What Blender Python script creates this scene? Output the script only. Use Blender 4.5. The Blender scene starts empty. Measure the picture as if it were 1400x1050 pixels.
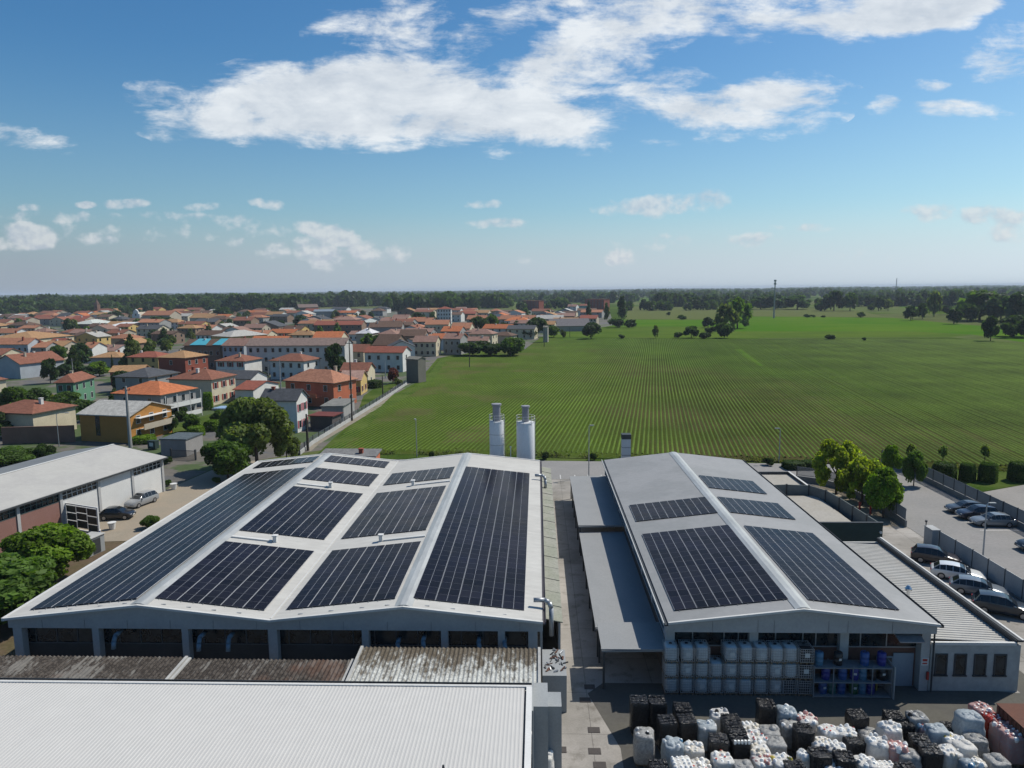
import bpy, bmesh, math, random
import numpy as np
from mathutils import Vector, Matrix
rnd = random.Random(7)
S = bpy.context.scene
COL = S.collection
# ------------------------------------------------------------------ camera
F = 981.0; CAMH = 28.0                                   # focal length in photo pixels (1400 wide), drone height
_p, _y, _r = math.radians(7.4913), math.radians(2.04), math.radians(0.55)
FW = Vector((-math.sin(_y)*math.cos(_p), math.cos(_y)*math.cos(_p), -math.sin(_p)))
_rt = Vector((math.cos(_y), math.sin(_y), 0)); _up = _rt.cross(FW)
RT = _rt*math.cos(_r)-_up*math.sin(_r); UP = _up*math.cos(_r)+_rt*math.sin(_r)
cd = bpy.data.cameras.new('camera'); cam = bpy.data.objects.new('camera', cd); COL.objects.link(cam)
cd.sensor_width = 36; cd.lens = F/1400*36; cd.clip_start = .5; cd.clip_end = 40000
cam.matrix_world = Matrix(((RT.x, UP.x, -FW.x, 0), (RT.y, UP.y, -FW.y, 0), (RT.z, UP.z, -FW.z, CAMH), (0, 0, 0, 1)))
S.camera = cam
def ray(px, py): return FW+RT*((px-700)/F)-UP*((py-525)/F)
def at(px, py, z=0.0):                                   # survey: where a sight line meets the level z
    d = ray(px, py); t = (z-CAMH)/d.z
    return Vector((d.x*t, d.y*t, z))
def zat(px, py, y):                                      # survey: height of a point seen at a known distance y
    d = ray(px, py); return CAMH+d.z*y/d.y
def dist(p): return (Vector((p[0], p[1], p[2] if len(p) > 2 else 0))-Vector((0, 0, CAMH))).dot(FW)
# ------------------------------------------------------------------ light
SUN_DIR = Vector((0.70, 0.42, 1.0)).normalized()
SUN_EL = math.asin(SUN_DIR.z); SUN_AZ = math.atan2(SUN_DIR.x, SUN_DIR.y)
ld = bpy.data.lights.new('sun', 'SUN'); ld.energy = 5.0; ld.angle = math.radians(.5); ld.color = (1, .94, .84)
sun = bpy.data.objects.new('sun', ld); COL.objects.link(sun)
sun.rotation_euler = SUN_DIR.to_track_quat('Z', 'Y').to_euler()
sun.location = (60, 40, 120)
S.view_settings.view_transform = 'Standard'; S.view_settings.look = 'None'
S.view_settings.exposure = 0.0; S.view_settings.gamma = 1
class NT:
    def __init__(s, tree): s.t = tree; s.n = tree.nodes; s.n.clear()
    def add(s, typ, **kw):
        n = s.n.new(typ)
        for k, v in kw.items(): setattr(n, k, v)
        return n
    def link(s, a, b): s.t.links.new(a, b)
    def inp(s, sock, v):
        if isinstance(v, bpy.types.NodeSocket): s.link(v, sock)
        else: sock.default_value = v
    def m(s, op, a, b=0.0, c=None, clamp=False):
        n = s.add('ShaderNodeMath', operation=op, use_clamp=clamp)
        s.inp(n.inputs[0], a); s.inp(n.inputs[1], b)
        if c is not None: s.inp(n.inputs[2], c)
        return n.outputs[0]
    def mr(s, v, a, b, c=0.0, d=1.0, smooth=False):
        n = s.add('ShaderNodeMapRange'); n.interpolation_type = 'SMOOTHSTEP' if smooth else 'LINEAR'
        s.inp(n.inputs[0], v)
        for i, x in enumerate((a, b, c, d)): s.inp(n.inputs[i+1], x)
        return n.outputs[0]
    def mix(s, f, a, b, blend='MIX'):
        n = s.add('ShaderNodeMix', data_type='RGBA', blend_type=blend)
        s.inp(n.inputs[0], f)
        s.inp(n.inputs[6], a if isinstance(a, bpy.types.NodeSocket) else (*a[:3], 1))
        s.inp(n.inputs[7], b if isinstance(b, bpy.types.NodeSocket) else (*b[:3], 1))
        return n.outputs[2]
    def noise(s, vec, scale, detail=4.0, rough=.55, off=None, dist=0.0):
        n = s.add('ShaderNodeTexNoise'); n.noise_dimensions = '3D'
        if vec is not None: s.link(vec, n.inputs['Vector'])
        n.inputs['Scale'].default_value = scale; n.inputs['Detail'].default_value = detail
        n.inputs['Roughness'].default_value = rough; n.inputs['Distortion'].default_value = dist
        return n.outputs[0]
    def vec(s, v, scale=(1, 1, 1), loc=(0, 0, 0), rot=(0, 0, 0)):
        n = s.add('ShaderNodeMapping'); s.link(v, n.inputs[0])
        n.inputs[1].default_value = loc; n.inputs[2].default_value = rot; n.inputs[3].default_value = scale
        return n.outputs[0]
    def xyz(s, x, y, z):
        n = s.add('ShaderNodeCombineXYZ')
        for i, v in enumerate((x, y, z)): s.inp(n.inputs[i], v)
        return n.outputs[0]
# sky: Nishita with procedural clouds placed by direction (infinitely far)
W = bpy.data.worlds.new('World'); S.world = W; W.use_nodes = True
def build_world():
    q = NT(W.node_tree)
    out = q.add('ShaderNodeOutputWorld')
    sky = q.add('ShaderNodeTexSky', sky_type='NISHITA'); sky.sun_disc = False
    sky.sun_elevation = SUN_EL; sky.sun_rotation = SUN_AZ
    sky.altitude = 0; sky.air_density = 1.0; sky.dust_density = 1.0; sky.ozone_density = 2.2
    b1 = q.add('ShaderNodeBackground'); b1.inputs[1].default_value = 0.096
    tc = q.add('ShaderNodeTexCoord').outputs['Generated']
    sp = q.add('ShaderNodeSeparateXYZ'); q.link(tc, sp.inputs[0])
    dx, dy, dz = sp.outputs
    yy = q.m('MAXIMUM', dy, .05)
    u = q.m('DIVIDE', dx, yy); v = q.m('DIVIDE', dz, yy)
    front = q.mr(dy, .1, .3)
    hu = q.add('ShaderNodeHueSaturation'); q.link(sky.outputs[0], hu.inputs['Color'])
    hu.inputs['Saturation'].default_value = SKY_SAT; hu.inputs['Value'].default_value = 1.0
    skyc = q.mix(1.0, hu.outputs[0], SKY_TINT, 'MULTIPLY')
    # pale band of haze that the lowest degrees of the sky show
    hz = q.mr(q.m('ABSOLUTE', dz), 0.0, .30, 1.0, 0.0, True)
    side = q.mr(u, -.72, .72, .60, 1.22)                       # the air is brighter towards the sun
    skyc = q.mix(q.m('MULTIPLY', hz, .45), skyc, q.mix(1.0, (4.7, 7.0, 8.3), q.xyz(side, side, side), 'MULTIPLY'))
    hz = q.mr(q.m('ABSOLUTE', dz), 0.015, .115, 1.0, 0.0, True)
    skyc = q.mix(q.m('MULTIPLY', hz, .78), skyc, q.mix(1.0, HAZE_SKY, q.xyz(side, side, q.m('MULTIPLY_ADD', side, .9, .1)), 'MULTIPLY'))
    q.link(skyc, b1.inputs[0])
    def UV(px, py):
        d = ray(px, py); return d.x/d.y, d.z/d.y
    blobs = [  # photo px centre, half sizes, slope, weight
        (470, 132, 190, 52, -.02, 1.5), (640, 150, 160, 42, .12, 1.45), (370, 138, 150, 38, -.05, 1.25), (300, 145, 100, 26, .1, .85),
        (740, 105, 128, 45, -.32, .88), (840, 55, 125, 52, -.5, .96), (930, 12, 110, 35, -.3, .85), (1010, 140, 115, 30, -.03, 1.0), (880, 128, 110, 38, -.1, .62),
        (1000, 172, 110, 14, -.05, .38), (1050, 12, 70, 30, 0, .75), (1240, 8, 160, 27, -.1, 1.35), (535, 30, 80, 40, -.1, .6), (500, 62, 60, 20, -.3, .45), (665, 40, 60, 22, -.15, .62), (760, 5, 70, 22, 0, .6),
        (640, 72, 60, 16, -.1, .35), (1385, 75, 60, 32, -.1, .75), (1300, 157, 70, 12, .05, .6), (1200, 148, 24, 13, 0, .62), (1275, 122, 22, 10, 0, .5), (15, 188, 80, 16, .1, .6), (560, 195, 75, 9, .05, .5), (770, 195, 60, 8, 0, .5), (720, 178, 90, 14, 0, .6),
        (905, 192, 30, 6, 0, .42), (1126, 122, 9, 6, 0, .6), (510, 177, 22, 6, 0, .5)]
    low = [(200, 312, 300, 14, .0, .24), (42, 322, 40, 19, .1, .95), (20, 328, 26, 14, 0, .6), (448, 318, 44, 14, .25, .85), (438, 346, 36, 20, .3, .75), (512, 344, 40, 17, 0, .55), (320, 330, 14, 8, 0, .6), (125, 324, 22, 9, 0, .5), (150, 328, 14, 7, 0, .5),
           (375, 341, 26, 11, 0, .45), (365, 278, 20, 8, .1, .6), (175, 278, 28, 7, 0, .6), (118, 279, 18, 5, 0, .6), (280, 283, 34, 6, 0, .42), (40, 284, 18, 5, 0, .42), (80, 296, 130, 8, .02, .45), (250, 298, 110, 7, .05, .4),
           (912, 280, 75, 15, -.05, .6), (680, 306, 45, 6, 0, .5), (665, 279, 25, 6, 0, .35), (1335, 296, 80, 14, .08, .6), (1375, 315, 60, 22, 0, .5), (1105, 311, 45, 6, 0, .35), (853, 351, 22, 12, 0, .5), (720, 354, 16, 8, 0, .45), (1180, 345, 60, 12, 0, .3), (960, 330, 120, 10, 0, .3)]
    wv = q.xyz(u, q.m('MULTIPLY', v, 1.9), 0.0)
    wn = q.add('ShaderNodeTexNoise'); q.link(wv, wn.inputs['Vector']); wn.inputs['Scale'].default_value = 5.5; wn.inputs['Detail'].default_value = 3
    ws = q.add('ShaderNodeSeparateXYZ'); q.link(wn.outputs['Color'], ws.inputs[0])
    def masks(lst, w):
        uu = q.m('MULTIPLY_ADD', q.m('SUBTRACT', ws.outputs[0], .5), w, u)
        vv = q.m('MULTIPLY_ADD', q.m('SUBTRACT', ws.outputs[1], .5), w*.5, v)
        tot = None
        for px, py, a, b, sl, wt in lst:
            cu, cv = UV(px, py); a_, b_ = a/F, b/F
            du = q.m('SUBTRACT', uu, cu)
            dv = q.m('SUBTRACT', vv, cv)
            dv = q.m('MULTIPLY_ADD', du, sl, dv)               # slope: photo y grows downwards
            e = q.m('ADD', q.m('POWER', q.m('ABSOLUTE', q.m('DIVIDE', du, a_)), 2.0), q.m('POWER', q.m('ABSOLUTE', q.m('DIVIDE', dv, b_)), 2.0))
            k = q.m('MULTIPLY', q.mr(e, 0.0, 2.05, 1.0, 0.0, True), wt)
            tot = k if tot is None else q.m('MAXIMUM', tot, k)
        return tot
    m1 = masks(blobs, .11); m2 = masks(low, .02)
    p1 = q.xyz(u, q.m('MULTIPLY', v, 1.8), 1.7)
    p1 = q.vec(p1, scale=(1, 1.2, 1), rot=(0, 0, .12))
    n1 = q.m('ADD', q.m('MULTIPLY', q.noise(p1, 10.0, 10, .66, dist=.25), .76), q.m('MULTIPLY', q.noise(q.vec(p1, scale=(.45, 1.5, 1)), 26.0, 6, .6, dist=.3), .24))
    n1b = q.m('ADD', q.m('MULTIPLY', q.noise(q.vec(p1, loc=(.010, .024, 0)), 9.0, 6, .66, dist=.35), .72), q.m('MULTIPLY', q.noise(q.vec(p1, scale=(.45, 1.5, 1)), 26.0, 3, .6, dist=.3), .28))
    p2 = q.xyz(u, q.m('MULTIPLY', v, 1.3), 4.2)
    n2 = q.noise(p2, 26.0, 6, .55)
    n2b = q.noise(q.vec(p2, loc=(.004, .008, 0)), 26.0, 6, .55)
    d1 = q.m('ADD', q.m('MULTIPLY', q.m('SUBTRACT', n1, .5), 4.0), q.m('SUBTRACT', m1, .40))
    a1 = q.mr(d1, -.20, .75, 0, 1, True)
    d2 = q.m('ADD', q.m('MULTIPLY', q.m('SUBTRACT', n2, .5), 2.2), q.m('SUBTRACT', m2, .26))
    a2 = q.m('MULTIPLY', q.mr(d2, -.08, .5, 0, 1, True), .68)
    has = q.m('GREATER_THAN', m1, .02); has2 = q.m('GREATER_THAN', m2, .02)
    a1 = q.m('MULTIPLY', q.m('MULTIPLY', a1, has), q.m('MULTIPLY', front, .93))
    a2 = q.m('MULTIPLY', q.m('MULTIPLY', a2, has2), front)
    # lit tops, greyer undersides
    sh1 = q.mr(q.m('ADD', q.m('SUBTRACT', n1, n1b), q.m('MULTIPLY', q.m('SUBTRACT', d1, .5), -.09)), -.16, .12, 0, 1)
    sh2 = q.mr(q.m('SUBTRACT', n2, n2b), -.1, .08, 0, 1)
    c1 = q.mix(sh1, (.60, .66, .73), (.86, .90, .93)); c2 = q.mix(sh2, (.58, .64, .74), (.84, .86, .88))
    b2 = q.add('ShaderNodeBackground'); q.link(c1, b2.inputs[0]); b2.inputs[1].default_value = 1.0
    b3 = q.add('ShaderNodeBackground'); q.link(c2, b3.inputs[0]); b3.inputs[1].default_value = 0.88
    x1 = q.add('ShaderNodeMixShader'); q.link(a2, x1.inputs[0]); q.link(b1.outputs[0], x1.inputs[1]); q.link(b3.outputs[0], x1.inputs[2])
    x2 = q.add('ShaderNodeMixShader'); q.link(a1, x2.inputs[0]); q.link(x1.outputs[0], x2.inputs[1]); q.link(b2.outputs[0], x2.inputs[2])
    q.link(x2.outputs[0], out.inputs[0])
SKY_SAT = 1.30; SKY_TINT = (.84, 1.06, 1.10); HAZE_SKY = (5.9, 6.7, 7.7)
build_world()
S.cycles.max_bounces = 6; S.cycles.diffuse_bounces = 3; S.cycles.glossy_bounces = 3; S.cycles.transmission_bounces = 4
S.cycles.transparent_max_bounces = 6; S.cycles.volume_bounces = 0; S.cycles.use_denoising = True
S.cycles.caustics_reflective = False; S.cycles.caustics_refractive = False
# ------------------------------------------------------------------ materials
MATS = {}
def base(name):
    m = bpy.data.materials.new(name); m.use_nodes = True; q = NT(m.node_tree)
    out = q.add('ShaderNodeOutputMaterial'); b = q.add('ShaderNodeBsdfPrincipled'); q.link(b.outputs[0], out.inputs[0])
    MATS[name] = m
    return m, q, b, out
def coords(q, kind='Object'):
    if kind == 'World': return q.add('ShaderNodeNewGeometry').outputs['Position']
    return q.add('ShaderNodeTexCoord').outputs['Object']
def M(name, col, rough=.85, var=.18, scale=.6, spec=.3, metal=0.0, kind='World', col2=None, stretch=(1, 1, 1), objcol=False, fine=.08, fs=8.0, bump=0.0, emit=None):
    if name in MATS: return MATS[name]
    m, q, b, out = base(name)
    p = q.vec(coords(q, kind), scale=stretch)
    if objcol: c = q.add('ShaderNodeObjectInfo').outputs['Color']
    else: c = q.add('ShaderNodeRGB').outputs[0]; c.default_value = (*col, 1)
    n = q.noise(p, scale, 5, .6)
    if col2: c = q.mix(q.mr(n, .38, .62, 0, 1, True), c, col2)
    f = q.mr(n, .25, .75, .78*(1-var), .78*(1+var))       # reflectances below are nominal
    if fine: f = q.m('MULTIPLY', f, q.mr(q.noise(p, fs, 3, .6), .25, .75, 1-fine, 1+fine))
    mu = q.add('ShaderNodeVectorMath', operation='SCALE'); q.link(c, mu.inputs[0]); q.link(f, mu.inputs['Scale'])
    q.link(mu.outputs[0], b.inputs['Base Color'])
    b.inputs['Roughness'].default_value = rough; b.inputs['Metallic'].default_value = metal
    b.inputs['Specular IOR Level'].default_value = spec
    if bump:
        bp = q.add('ShaderNodeBump'); bp.inputs['Strength'].default_value = bump; bp.inputs['Distance'].default_value = .05
        q.link(q.noise(p, fs, 4, .6), bp.inputs['Height']); q.link(bp.outputs[0], b.inputs['Normal'])
    return m
# ------------------------------------------------------------------ mesh collector
class MB:
    def __init__(s): s.v = []; s.f = []; s.mi = []
    def poly(s, pts, mi=0):
        k = len(s.v); s.v += [tuple(p) for p in pts]; s.f.append(tuple(range(k, k+len(pts)))); s.mi.append(mi)
    def hexa(s, p, mi=0):
        k = len(s.v); s.v += [tuple(x) for x in p]
        for f in ((0, 3, 2, 1), (4, 5, 6, 7), (0, 1, 5, 4), (1, 2, 6, 5), (2, 3, 7, 6), (3, 0, 4, 7)):
            s.f.append(tuple(k+i for i in f)); s.mi.append(mi)
    def box(s, x0, x1, y0, y1, z0, z1, mi=0, T=None):
        p = [(x0, y0, z0), (x1, y0, z0), (x1, y1, z0), (x0, y1, z0), (x0, y0, z1), (x1, y0, z1), (x1, y1, z1), (x0, y1, z1)]
        if T is not None: p = [T @ Vector(a) for a in p]
        s.hexa(p, mi)
    def prism(s, prof, axis, a, b, mi=0):                  # closed profile extruded along x ('x': profile (y,z)) or y ('y': profile (x,z)) or z
        n = len(prof); k = len(s.v)
        for t in (a, b):
            for p in prof: s.v.append((t, p[0], p[1]) if axis == 'x' else (p[0], t, p[1]) if axis == 'y' else (p[0], p[1], t))
        for i in range(n):
            j = (i+1) % n; s.f.append((k+i, k+j, k+n+j, k+n+i)); s.mi.append(mi)
        s.f.append(tuple(k+i for i in range(n))[::-1]); s.mi.append(mi)
        s.f.append(tuple(k+n+i for i in range(n))); s.mi.append(mi)
    def cyl(s, p0, p1, r0, r1=None, n=12, mi=0, caps=True):
        r1 = r0 if r1 is None else r1
        p0, p1 = Vector(p0), Vector(p1); d = (p1-p0).normalized()
        a = d.orthogonal().normalized(); b = d.cross(a); k = len(s.v)
        for p, r in ((p0, r0), (p1, r1)):
            for i in range(n):
                t = 2*math.pi*i/n; s.v.append(tuple(p+(a*math.cos(t)+b*math.sin(t))*r))
        for i in range(n):
            j = (i+1) % n; s.f.append((k+i, k+j, k+n+j, k+n+i)); s.mi.append(mi)
        if caps:
            s.f.append(tuple(k+i for i in range(n))[::-1]); s.mi.append(mi)
            s.f.append(tuple(k+n+i for i in range(n))); s.mi.append(mi)
    def tube(s, pts, r, n=8, mi=0):
        for a, b in zip(pts[:-1], pts[1:]): s.cyl(a, b, r, r, n, mi)
    def lathe(s, prof, n=16, mi=0, c=(0, 0)):
        k = len(s.v)
        for r, z in prof:
            for i in range(n):
                t = 2*math.pi*i/n; s.v.append((c[0]+r*math.cos(t), c[1]+r*math.sin(t), z))
        for j in range(len(prof)-1):
            for i in range(n):
                i2 = (i+1) % n
                s.f.append((k+j*n+i, k+j*n+i2, k+(j+1)*n+i2, k+(j+1)*n+i)); s.mi.append(mi)
        s.f.append(tuple(k+i for i in range(n))[::-1]); s.mi.append(mi)
        s.f.append(tuple(k+(len(prof)-1)*n+i for i in range(n))); s.mi.append(mi)
    def mesh(s, name, mats, smooth=False):
        me = bpy.data.meshes.new(name); me.from_pydata(s.v, [], s.f)
        for m in (mats if isinstance(mats, (list, tuple)) else [mats]): me.materials.append(m)
        me.polygons.foreach_set('material_index', s.mi)
        if smooth: me.polygons.foreach_set('use_smooth', [True]*len(s.f))
        me.update(); return me
    def build(s, name, mats, parent=None, smooth=False, **kw):
        return obj(name, s.mesh(name, mats, smooth), parent, **kw)
def obj(name, me, parent=None, loc=None, rot=None, scale=None, color=None):
    o = bpy.data.objects.new(name, me); COL.objects.link(o)
    if parent is not None: o.parent = parent
    if loc is not None: o.location = loc
    if rot is not None: o.rotation_euler = rot
    if scale is not None: o.scale = scale
    if color is not None: o.color = (*color[:3], 1)
    return o
def tag(o, label, cat, group=None):
    o['label'] = label; o['category'] = cat
    if group: o['group'] = group
    return o
def thing(name, label, cat, loc=(0, 0, 0), rz=0.0, group=None, scale=None):
    o = bpy.data.objects.new(name, None); COL.objects.link(o); o.empty_display_size = .5
    o.location = loc; o.rotation_euler = (0, 0, rz)
    if scale: o.scale = scale
    return tag(o, label, cat, group)
def kind(o, k): o['kind'] = k; return o
def dup(root, loc, rz=0.0, label=None, group=None, scale=None):
    r = root.copy(); COL.objects.link(r); r.location = loc; r.rotation_euler = (0, 0, rz)
    if label: r['label'] = label
    if group: r['group'] = group
    if scale: r.scale = scale
    for ch in list(root.children):
        c = ch.copy(); COL.objects.link(c); c.parent = r
        for g in list(ch.children):
            d = g.copy(); COL.objects.link(d); d.parent = c
    return r
def rawmesh(name, V, Q, mats, tint=None, smooth=False):     # numpy quads
    V = np.asarray(V, np.float32); Q = np.asarray(Q, np.int32)
    me = bpy.data.meshes.new(name); n, k = len(V), len(Q); w = Q.shape[1]
    me.vertices.add(n); me.vertices.foreach_set('co', V.ravel())
    me.loops.add(k*w); me.loops.foreach_set('vertex_index', Q.ravel())
    me.polygons.add(k); me.polygons.foreach_set('loop_start', np.arange(0, k*w, w, dtype=np.int32))
    try: me.polygons.foreach_set('loop_total', np.full(k, w, np.int32))
    except Exception: pass
    if tint is not None:
        a = me.attributes.new('tint', 'FLOAT', 'FACE'); a.data.foreach_set('value', np.asarray(tint, np.float32))
    for m in (mats if isinstance(mats, (list, tuple)) else [mats]): me.materials.append(m)
    me.update(calc_edges=True); me.validate(); return me
def rect(x0, x1, y0, y1, z): return [(x0, y0, z), (x1, y0, z), (x1, y1, z), (x0, y1, z)]
def sheet(name, pts, m, z=None):
    b = MB(); b.poly([(p[0], p[1], z if z is not None else p[2]) for p in pts]); return kind(b.build(name, m), 'structure')
# ------------------------------------------------------------------ ground surfaces
def m_farmland():
    m, q, b, out = base('farmland'); p = coords(q, 'World')
    vo = q.add('ShaderNodeTexVoronoi'); q.link(q.vec(p, scale=(1/160, 1/260, 0), rot=(0, 0, .5)), vo.inputs['Vector']); vo.inputs['Scale'].default_value = 1
    hs = q.add('ShaderNodeSeparateColor'); q.link(vo.outputs['Color'], hs.inputs[0])
    r = q.add('ShaderNodeValToRGB'); q.link(hs.outputs[0], r.inputs[0]); r.color_ramp.interpolation = 'CONSTANT'
    el = r.color_ramp.elements; cs = [(.055, .092, .018), (.075, .12, .02), (.10, .13, .045), (.05, .10, .02), (.10, .12, .045), (.07, .13, .018)]
    el[0].color = (*cs[0], 1); el[1].position = .83; el[1].color = (*cs[5], 1)
    for i in range(1, 5): e = el.new(i/6); e.color = (*cs[i], 1)
    f = q.mr(q.noise(p, .03, 6, .6), .25, .75, .6, 1.1)
    q.link(q.mix(1, r.outputs[0], q.xyz(f, f, f), 'MULTIPLY'), b.inputs['Base Color']); b.inputs['Roughness'].default_value = 1; b.inputs['Specular IOR Level'].default_value = 0
m_farmland()
def m_soil():
    m, q, b, out = base('field_soil'); p = coords(q, 'World')
    n = q.noise(p, .035, 6, .6); n2 = q.noise(p, .9, 4, .6); n3 = q.noise(q.vec(p, scale=(1, .25, 1), rot=(0, 0, -.16)), .11, 4, .6)
    c = q.mix(q.mr(n, .40, .62, 0, 1, True), (.046, .054, .014), (.076, .066, .030))
    sx = q.add('ShaderNodeSeparateXYZ'); q.link(p, sx.inputs[0])
    # the western part and the far end have grown over
    w = q.m('ADD', sx.outputs[0], q.m('MULTIPLY', sx.outputs[1], -.05)); w = q.m('MULTIPLY_ADD', q.m('SUBTRACT', n, .5), 60, w)
    c = q.mix(q.mr(w, -5, 30, .8, 0, True), c, (.064, .102, .016))
    e = q.m('MULTIPLY_ADD', q.m('SUBTRACT', n3, .5), 90, q.m('ADD', sx.outputs[0], q.m('MULTIPLY', sx.outputs[1], .35)))
    c = q.mix(q.mr(e, 120, 170, 0, .75, True), c, (.046, .094, .012))
    ed = q.m('MULTIPLY', q.mr(q.noise(p, .05, 4, .6), .5, .62, 0, 1, True), q.mr(w, 0, -25, 0, .8, True)); c = q.mix(ed, c, (.105, .088, .042))
    f = q.m('MULTIPLY', q.mr(n2, .25, .75, .68, 1.0), q.mr(n3, .3, .7, .85, 1.15))
    q.link(q.mix(1, c, q.xyz(f, f, f), 'MULTIPLY'), b.inputs['Base Color']); b.inputs['Roughness'].default_value = 1; b.inputs['Specular IOR Level'].default_value = 0
m_soil()
def m_town():
    m, q, b, out = base('town_ground'); p = coords(q, 'World')
    n = q.noise(p, .06, 5, .6); n2 = q.noise(p, .8, 4, .6)
    c = q.mix(q.mr(n, .44, .5, 0, 1, True), (.055, .09, .022), (.14, .125, .105))
    c = q.mix(q.mr(n, .54, .6, 0, 1, True), c, (.11, .11, .11))
    f = q.mr(n2, .25, .75, .62, .95)
    q.link(q.mix(1, c, q.xyz(f, f, f), 'MULTIPLY'), b.inputs['Base Color']); b.inputs['Roughness'].default_value = 1
m_town()
def m_concrete():
    m, q, b, out = base('yard_concrete'); p = coords(q, 'World')
    n = q.noise(p, .12, 6, .62); n2 = q.noise(p, .7, 6, .65); n3 = q.noise(p, 9, 3, .6)
    c = q.mix(q.mr(n, .36, .64, 0, 1, True), (.26, .245, .22), (.40, .375, .345))
    c = q.mix(q.mr(n2, .50, .72, 0, .75, True), c, (.15, .138, .115))
    br = q.add('ShaderNodeTexBrick'); q.link(q.vec(p, scale=(.21, .21, 1), loc=(.3, .1, 0)), br.inputs['Vector']); br.offset = 0
    br.inputs['Scale'].default_value = 1; br.inputs['Brick Width'].default_value = 1; br.inputs['Row Height'].default_value = 1; br.inputs['Mortar Size'].default_value = .006
    for i, g_ in ((0, .93), (1, 1.05), (2, .62)): br.inputs[i+1].default_value = (g_, g_, g_, 1)
    f = q.mr(n3, .25, .75, .72, .9)
    c = q.mix(1, c, q.xyz(f, f, f), 'MULTIPLY'); c = q.mix(1, c, br.outputs[0], 'MULTIPLY')
    q.link(c, b.inputs['Base Color']); b.inputs['Roughness'].default_value = .9; b.inputs['Specular IOR Level'].default_value = .25
m_concrete()
M('asphalt', (.30, .29, .28), .9, .14, .15, .25, col2=(.245, .24, .232), fine=.12, fs=3)
M('tan_concrete', (.37, .31, .235), .9, .16, .25, .2, col2=(.30, .26, .20), fine=.1, fs=4)
M('grass', (.060, .105, .020), 1, .3, .12, 0, col2=(.085, .115, .03), fine=.25, fs=3)
M('bright_field', (.072, .172, .014), 1, .16, .03, 0, col2=(.092, .165, .018), fine=.1, fs=.5, stretch=(.35, 1, 1))
M('meadow', (.112, .172, .028), 1, .2, .03, 0, col2=(.075, .125, .022), fine=.15, fs=.4, stretch=(.4, 1, 1))
M('dry_field', (.130, .155, .055), 1, .15, .02, 0, col2=(.115, .135, .05), fine=.1, fs=.3)
M('earth', (.15, .11, .075), 1, .25, .3, .1, col2=(.10, .085, .045), fine=.2, fs=3)
mm = MATS
b = MB(); n = 96; R_ = 16000
b.poly([(R_*math.cos(2*math.pi*i/n), R_*math.sin(2*math.pi*i/n), -.06) for i in range(n)])
kind(b.build('ground', mm['farmland']), 'structure')
sheet('town_ground', [(-38.6, 124), (-41, 167), (-37, 219), (-41.5, 296), (-28, 337.5), (-6, 337), (2, 424), (60, 560), (90, 900), (-200, 1150), (-900, 1300), (-900, 62), (-57.5, 62), (-52, 112)], mm['town_ground'], -.04)
FIELD = [(-38.4, 121.6), (-4, 119.8), (37, 115.2), (55, 112.5), (76, 108), (140, 95), (300, 60), (420, 150), (300, 330), (232, 351), (225, 399), (130, 397.8), (57, 411.5), (2, 423.5), (-6, 336.5), (-27.5, 337), (-40.8, 295), (-36, 219), (-40, 167)]
sheet('crop_field', FIELD, mm['field_soil'], -.03)
for nm, mt, px in (
        ('meadow', 'meadow', [(742, 461), (880, 461.5), (1060, 462), (1300, 460.5), (1330, 458), (1250, 453), (1000, 453), (900, 454), (745, 457)]),
        ('green_field', 'bright_field', [(1005, 453), (1250, 453), (1330, 457.5), (1400, 468), (1700, 490), (1700, 470), (1400, 450), (1300, 442), (1220, 434.5), (1100, 433), (1025, 433), (1005, 446)]),
        ('green_field', 'meadow', [(745, 456.5), (900, 453.5), (1000, 452.5), (1000, 446.5), (870, 446.5), (745, 449)]),
        ('green_field', 'bright_field', [(868, 446), (1003, 446), (1003, 437.5), (870, 437)]),
        ('stubble_field', 'dry_field', [(855, 436.5), (1010, 437), (1010, 421), (925, 418), (860, 419)]),
        ('stubble_field', 'dry_field', [(1030, 432.5), (1215, 434), (1180, 426), (1100, 421), (1030, 421)]),
        ('green_field', 'bright_field', [(1160, 416.5), (1330, 417.5), (1310, 409), (1170, 409.5)]),
        ('stubble_field', 'dry_field', [(1170, 420), (1230, 421), (1228, 417.5), (1170, 417.2)]),
        ('pale_field', 'dry_field', [(1120, 406.5), (1340, 408), (1330, 402.5), (1120, 402.5)]),
        ('stubble_field', 'dry_field', [(860, 416), (990, 416.5), (985, 414.5), (862, 414.2)])):
    sheet(nm, [at(*p) for p in px], mm[mt], -.025)
sheet('yard', [(-39, 18), (33.6, 18), (60, 18), (43.2, 60), (43.2, 104), (-40, 104)], mm['yard_concrete'], -.012)
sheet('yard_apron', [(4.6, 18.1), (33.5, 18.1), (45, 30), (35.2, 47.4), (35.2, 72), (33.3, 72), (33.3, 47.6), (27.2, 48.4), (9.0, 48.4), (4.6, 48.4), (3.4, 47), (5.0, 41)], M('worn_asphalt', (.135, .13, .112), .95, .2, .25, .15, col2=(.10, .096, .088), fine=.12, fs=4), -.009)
sheet('left_bank', [(-70, 20), (-39.05, 18), (-40.05, 104), (-40.05, 78), (-57.5, 76)], mm['earth'], -.014)
sheet('driveway', [(-58.5, 76.05), (-40.1, 78.05), (-40.1, 116), (-51, 116), (-53.4, 98)], mm['tan_concrete'], -.010)
sheet('road', [(-40, 104.1), (43.1, 104.1), (43.1, 113.2), (37, 113.8), (-4, 116), (-40, 117.4)], mm['asphalt'], -.008)
sheet('car_park', [(43.25, 40), (55.9, 40), (55.9, 108), (54, 113.4), (43.25, 113.1)], mm['asphalt'], -.006)
sheet('verge', [(-38.3, 117.45), (-4, 116.05), (37, 113.85), (43, 113.3), (54, 113.5), (55, 112.45), (37, 115.1), (-4, 119.7), (-38.3, 121.5)], mm['grass'], -.010)
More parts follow.
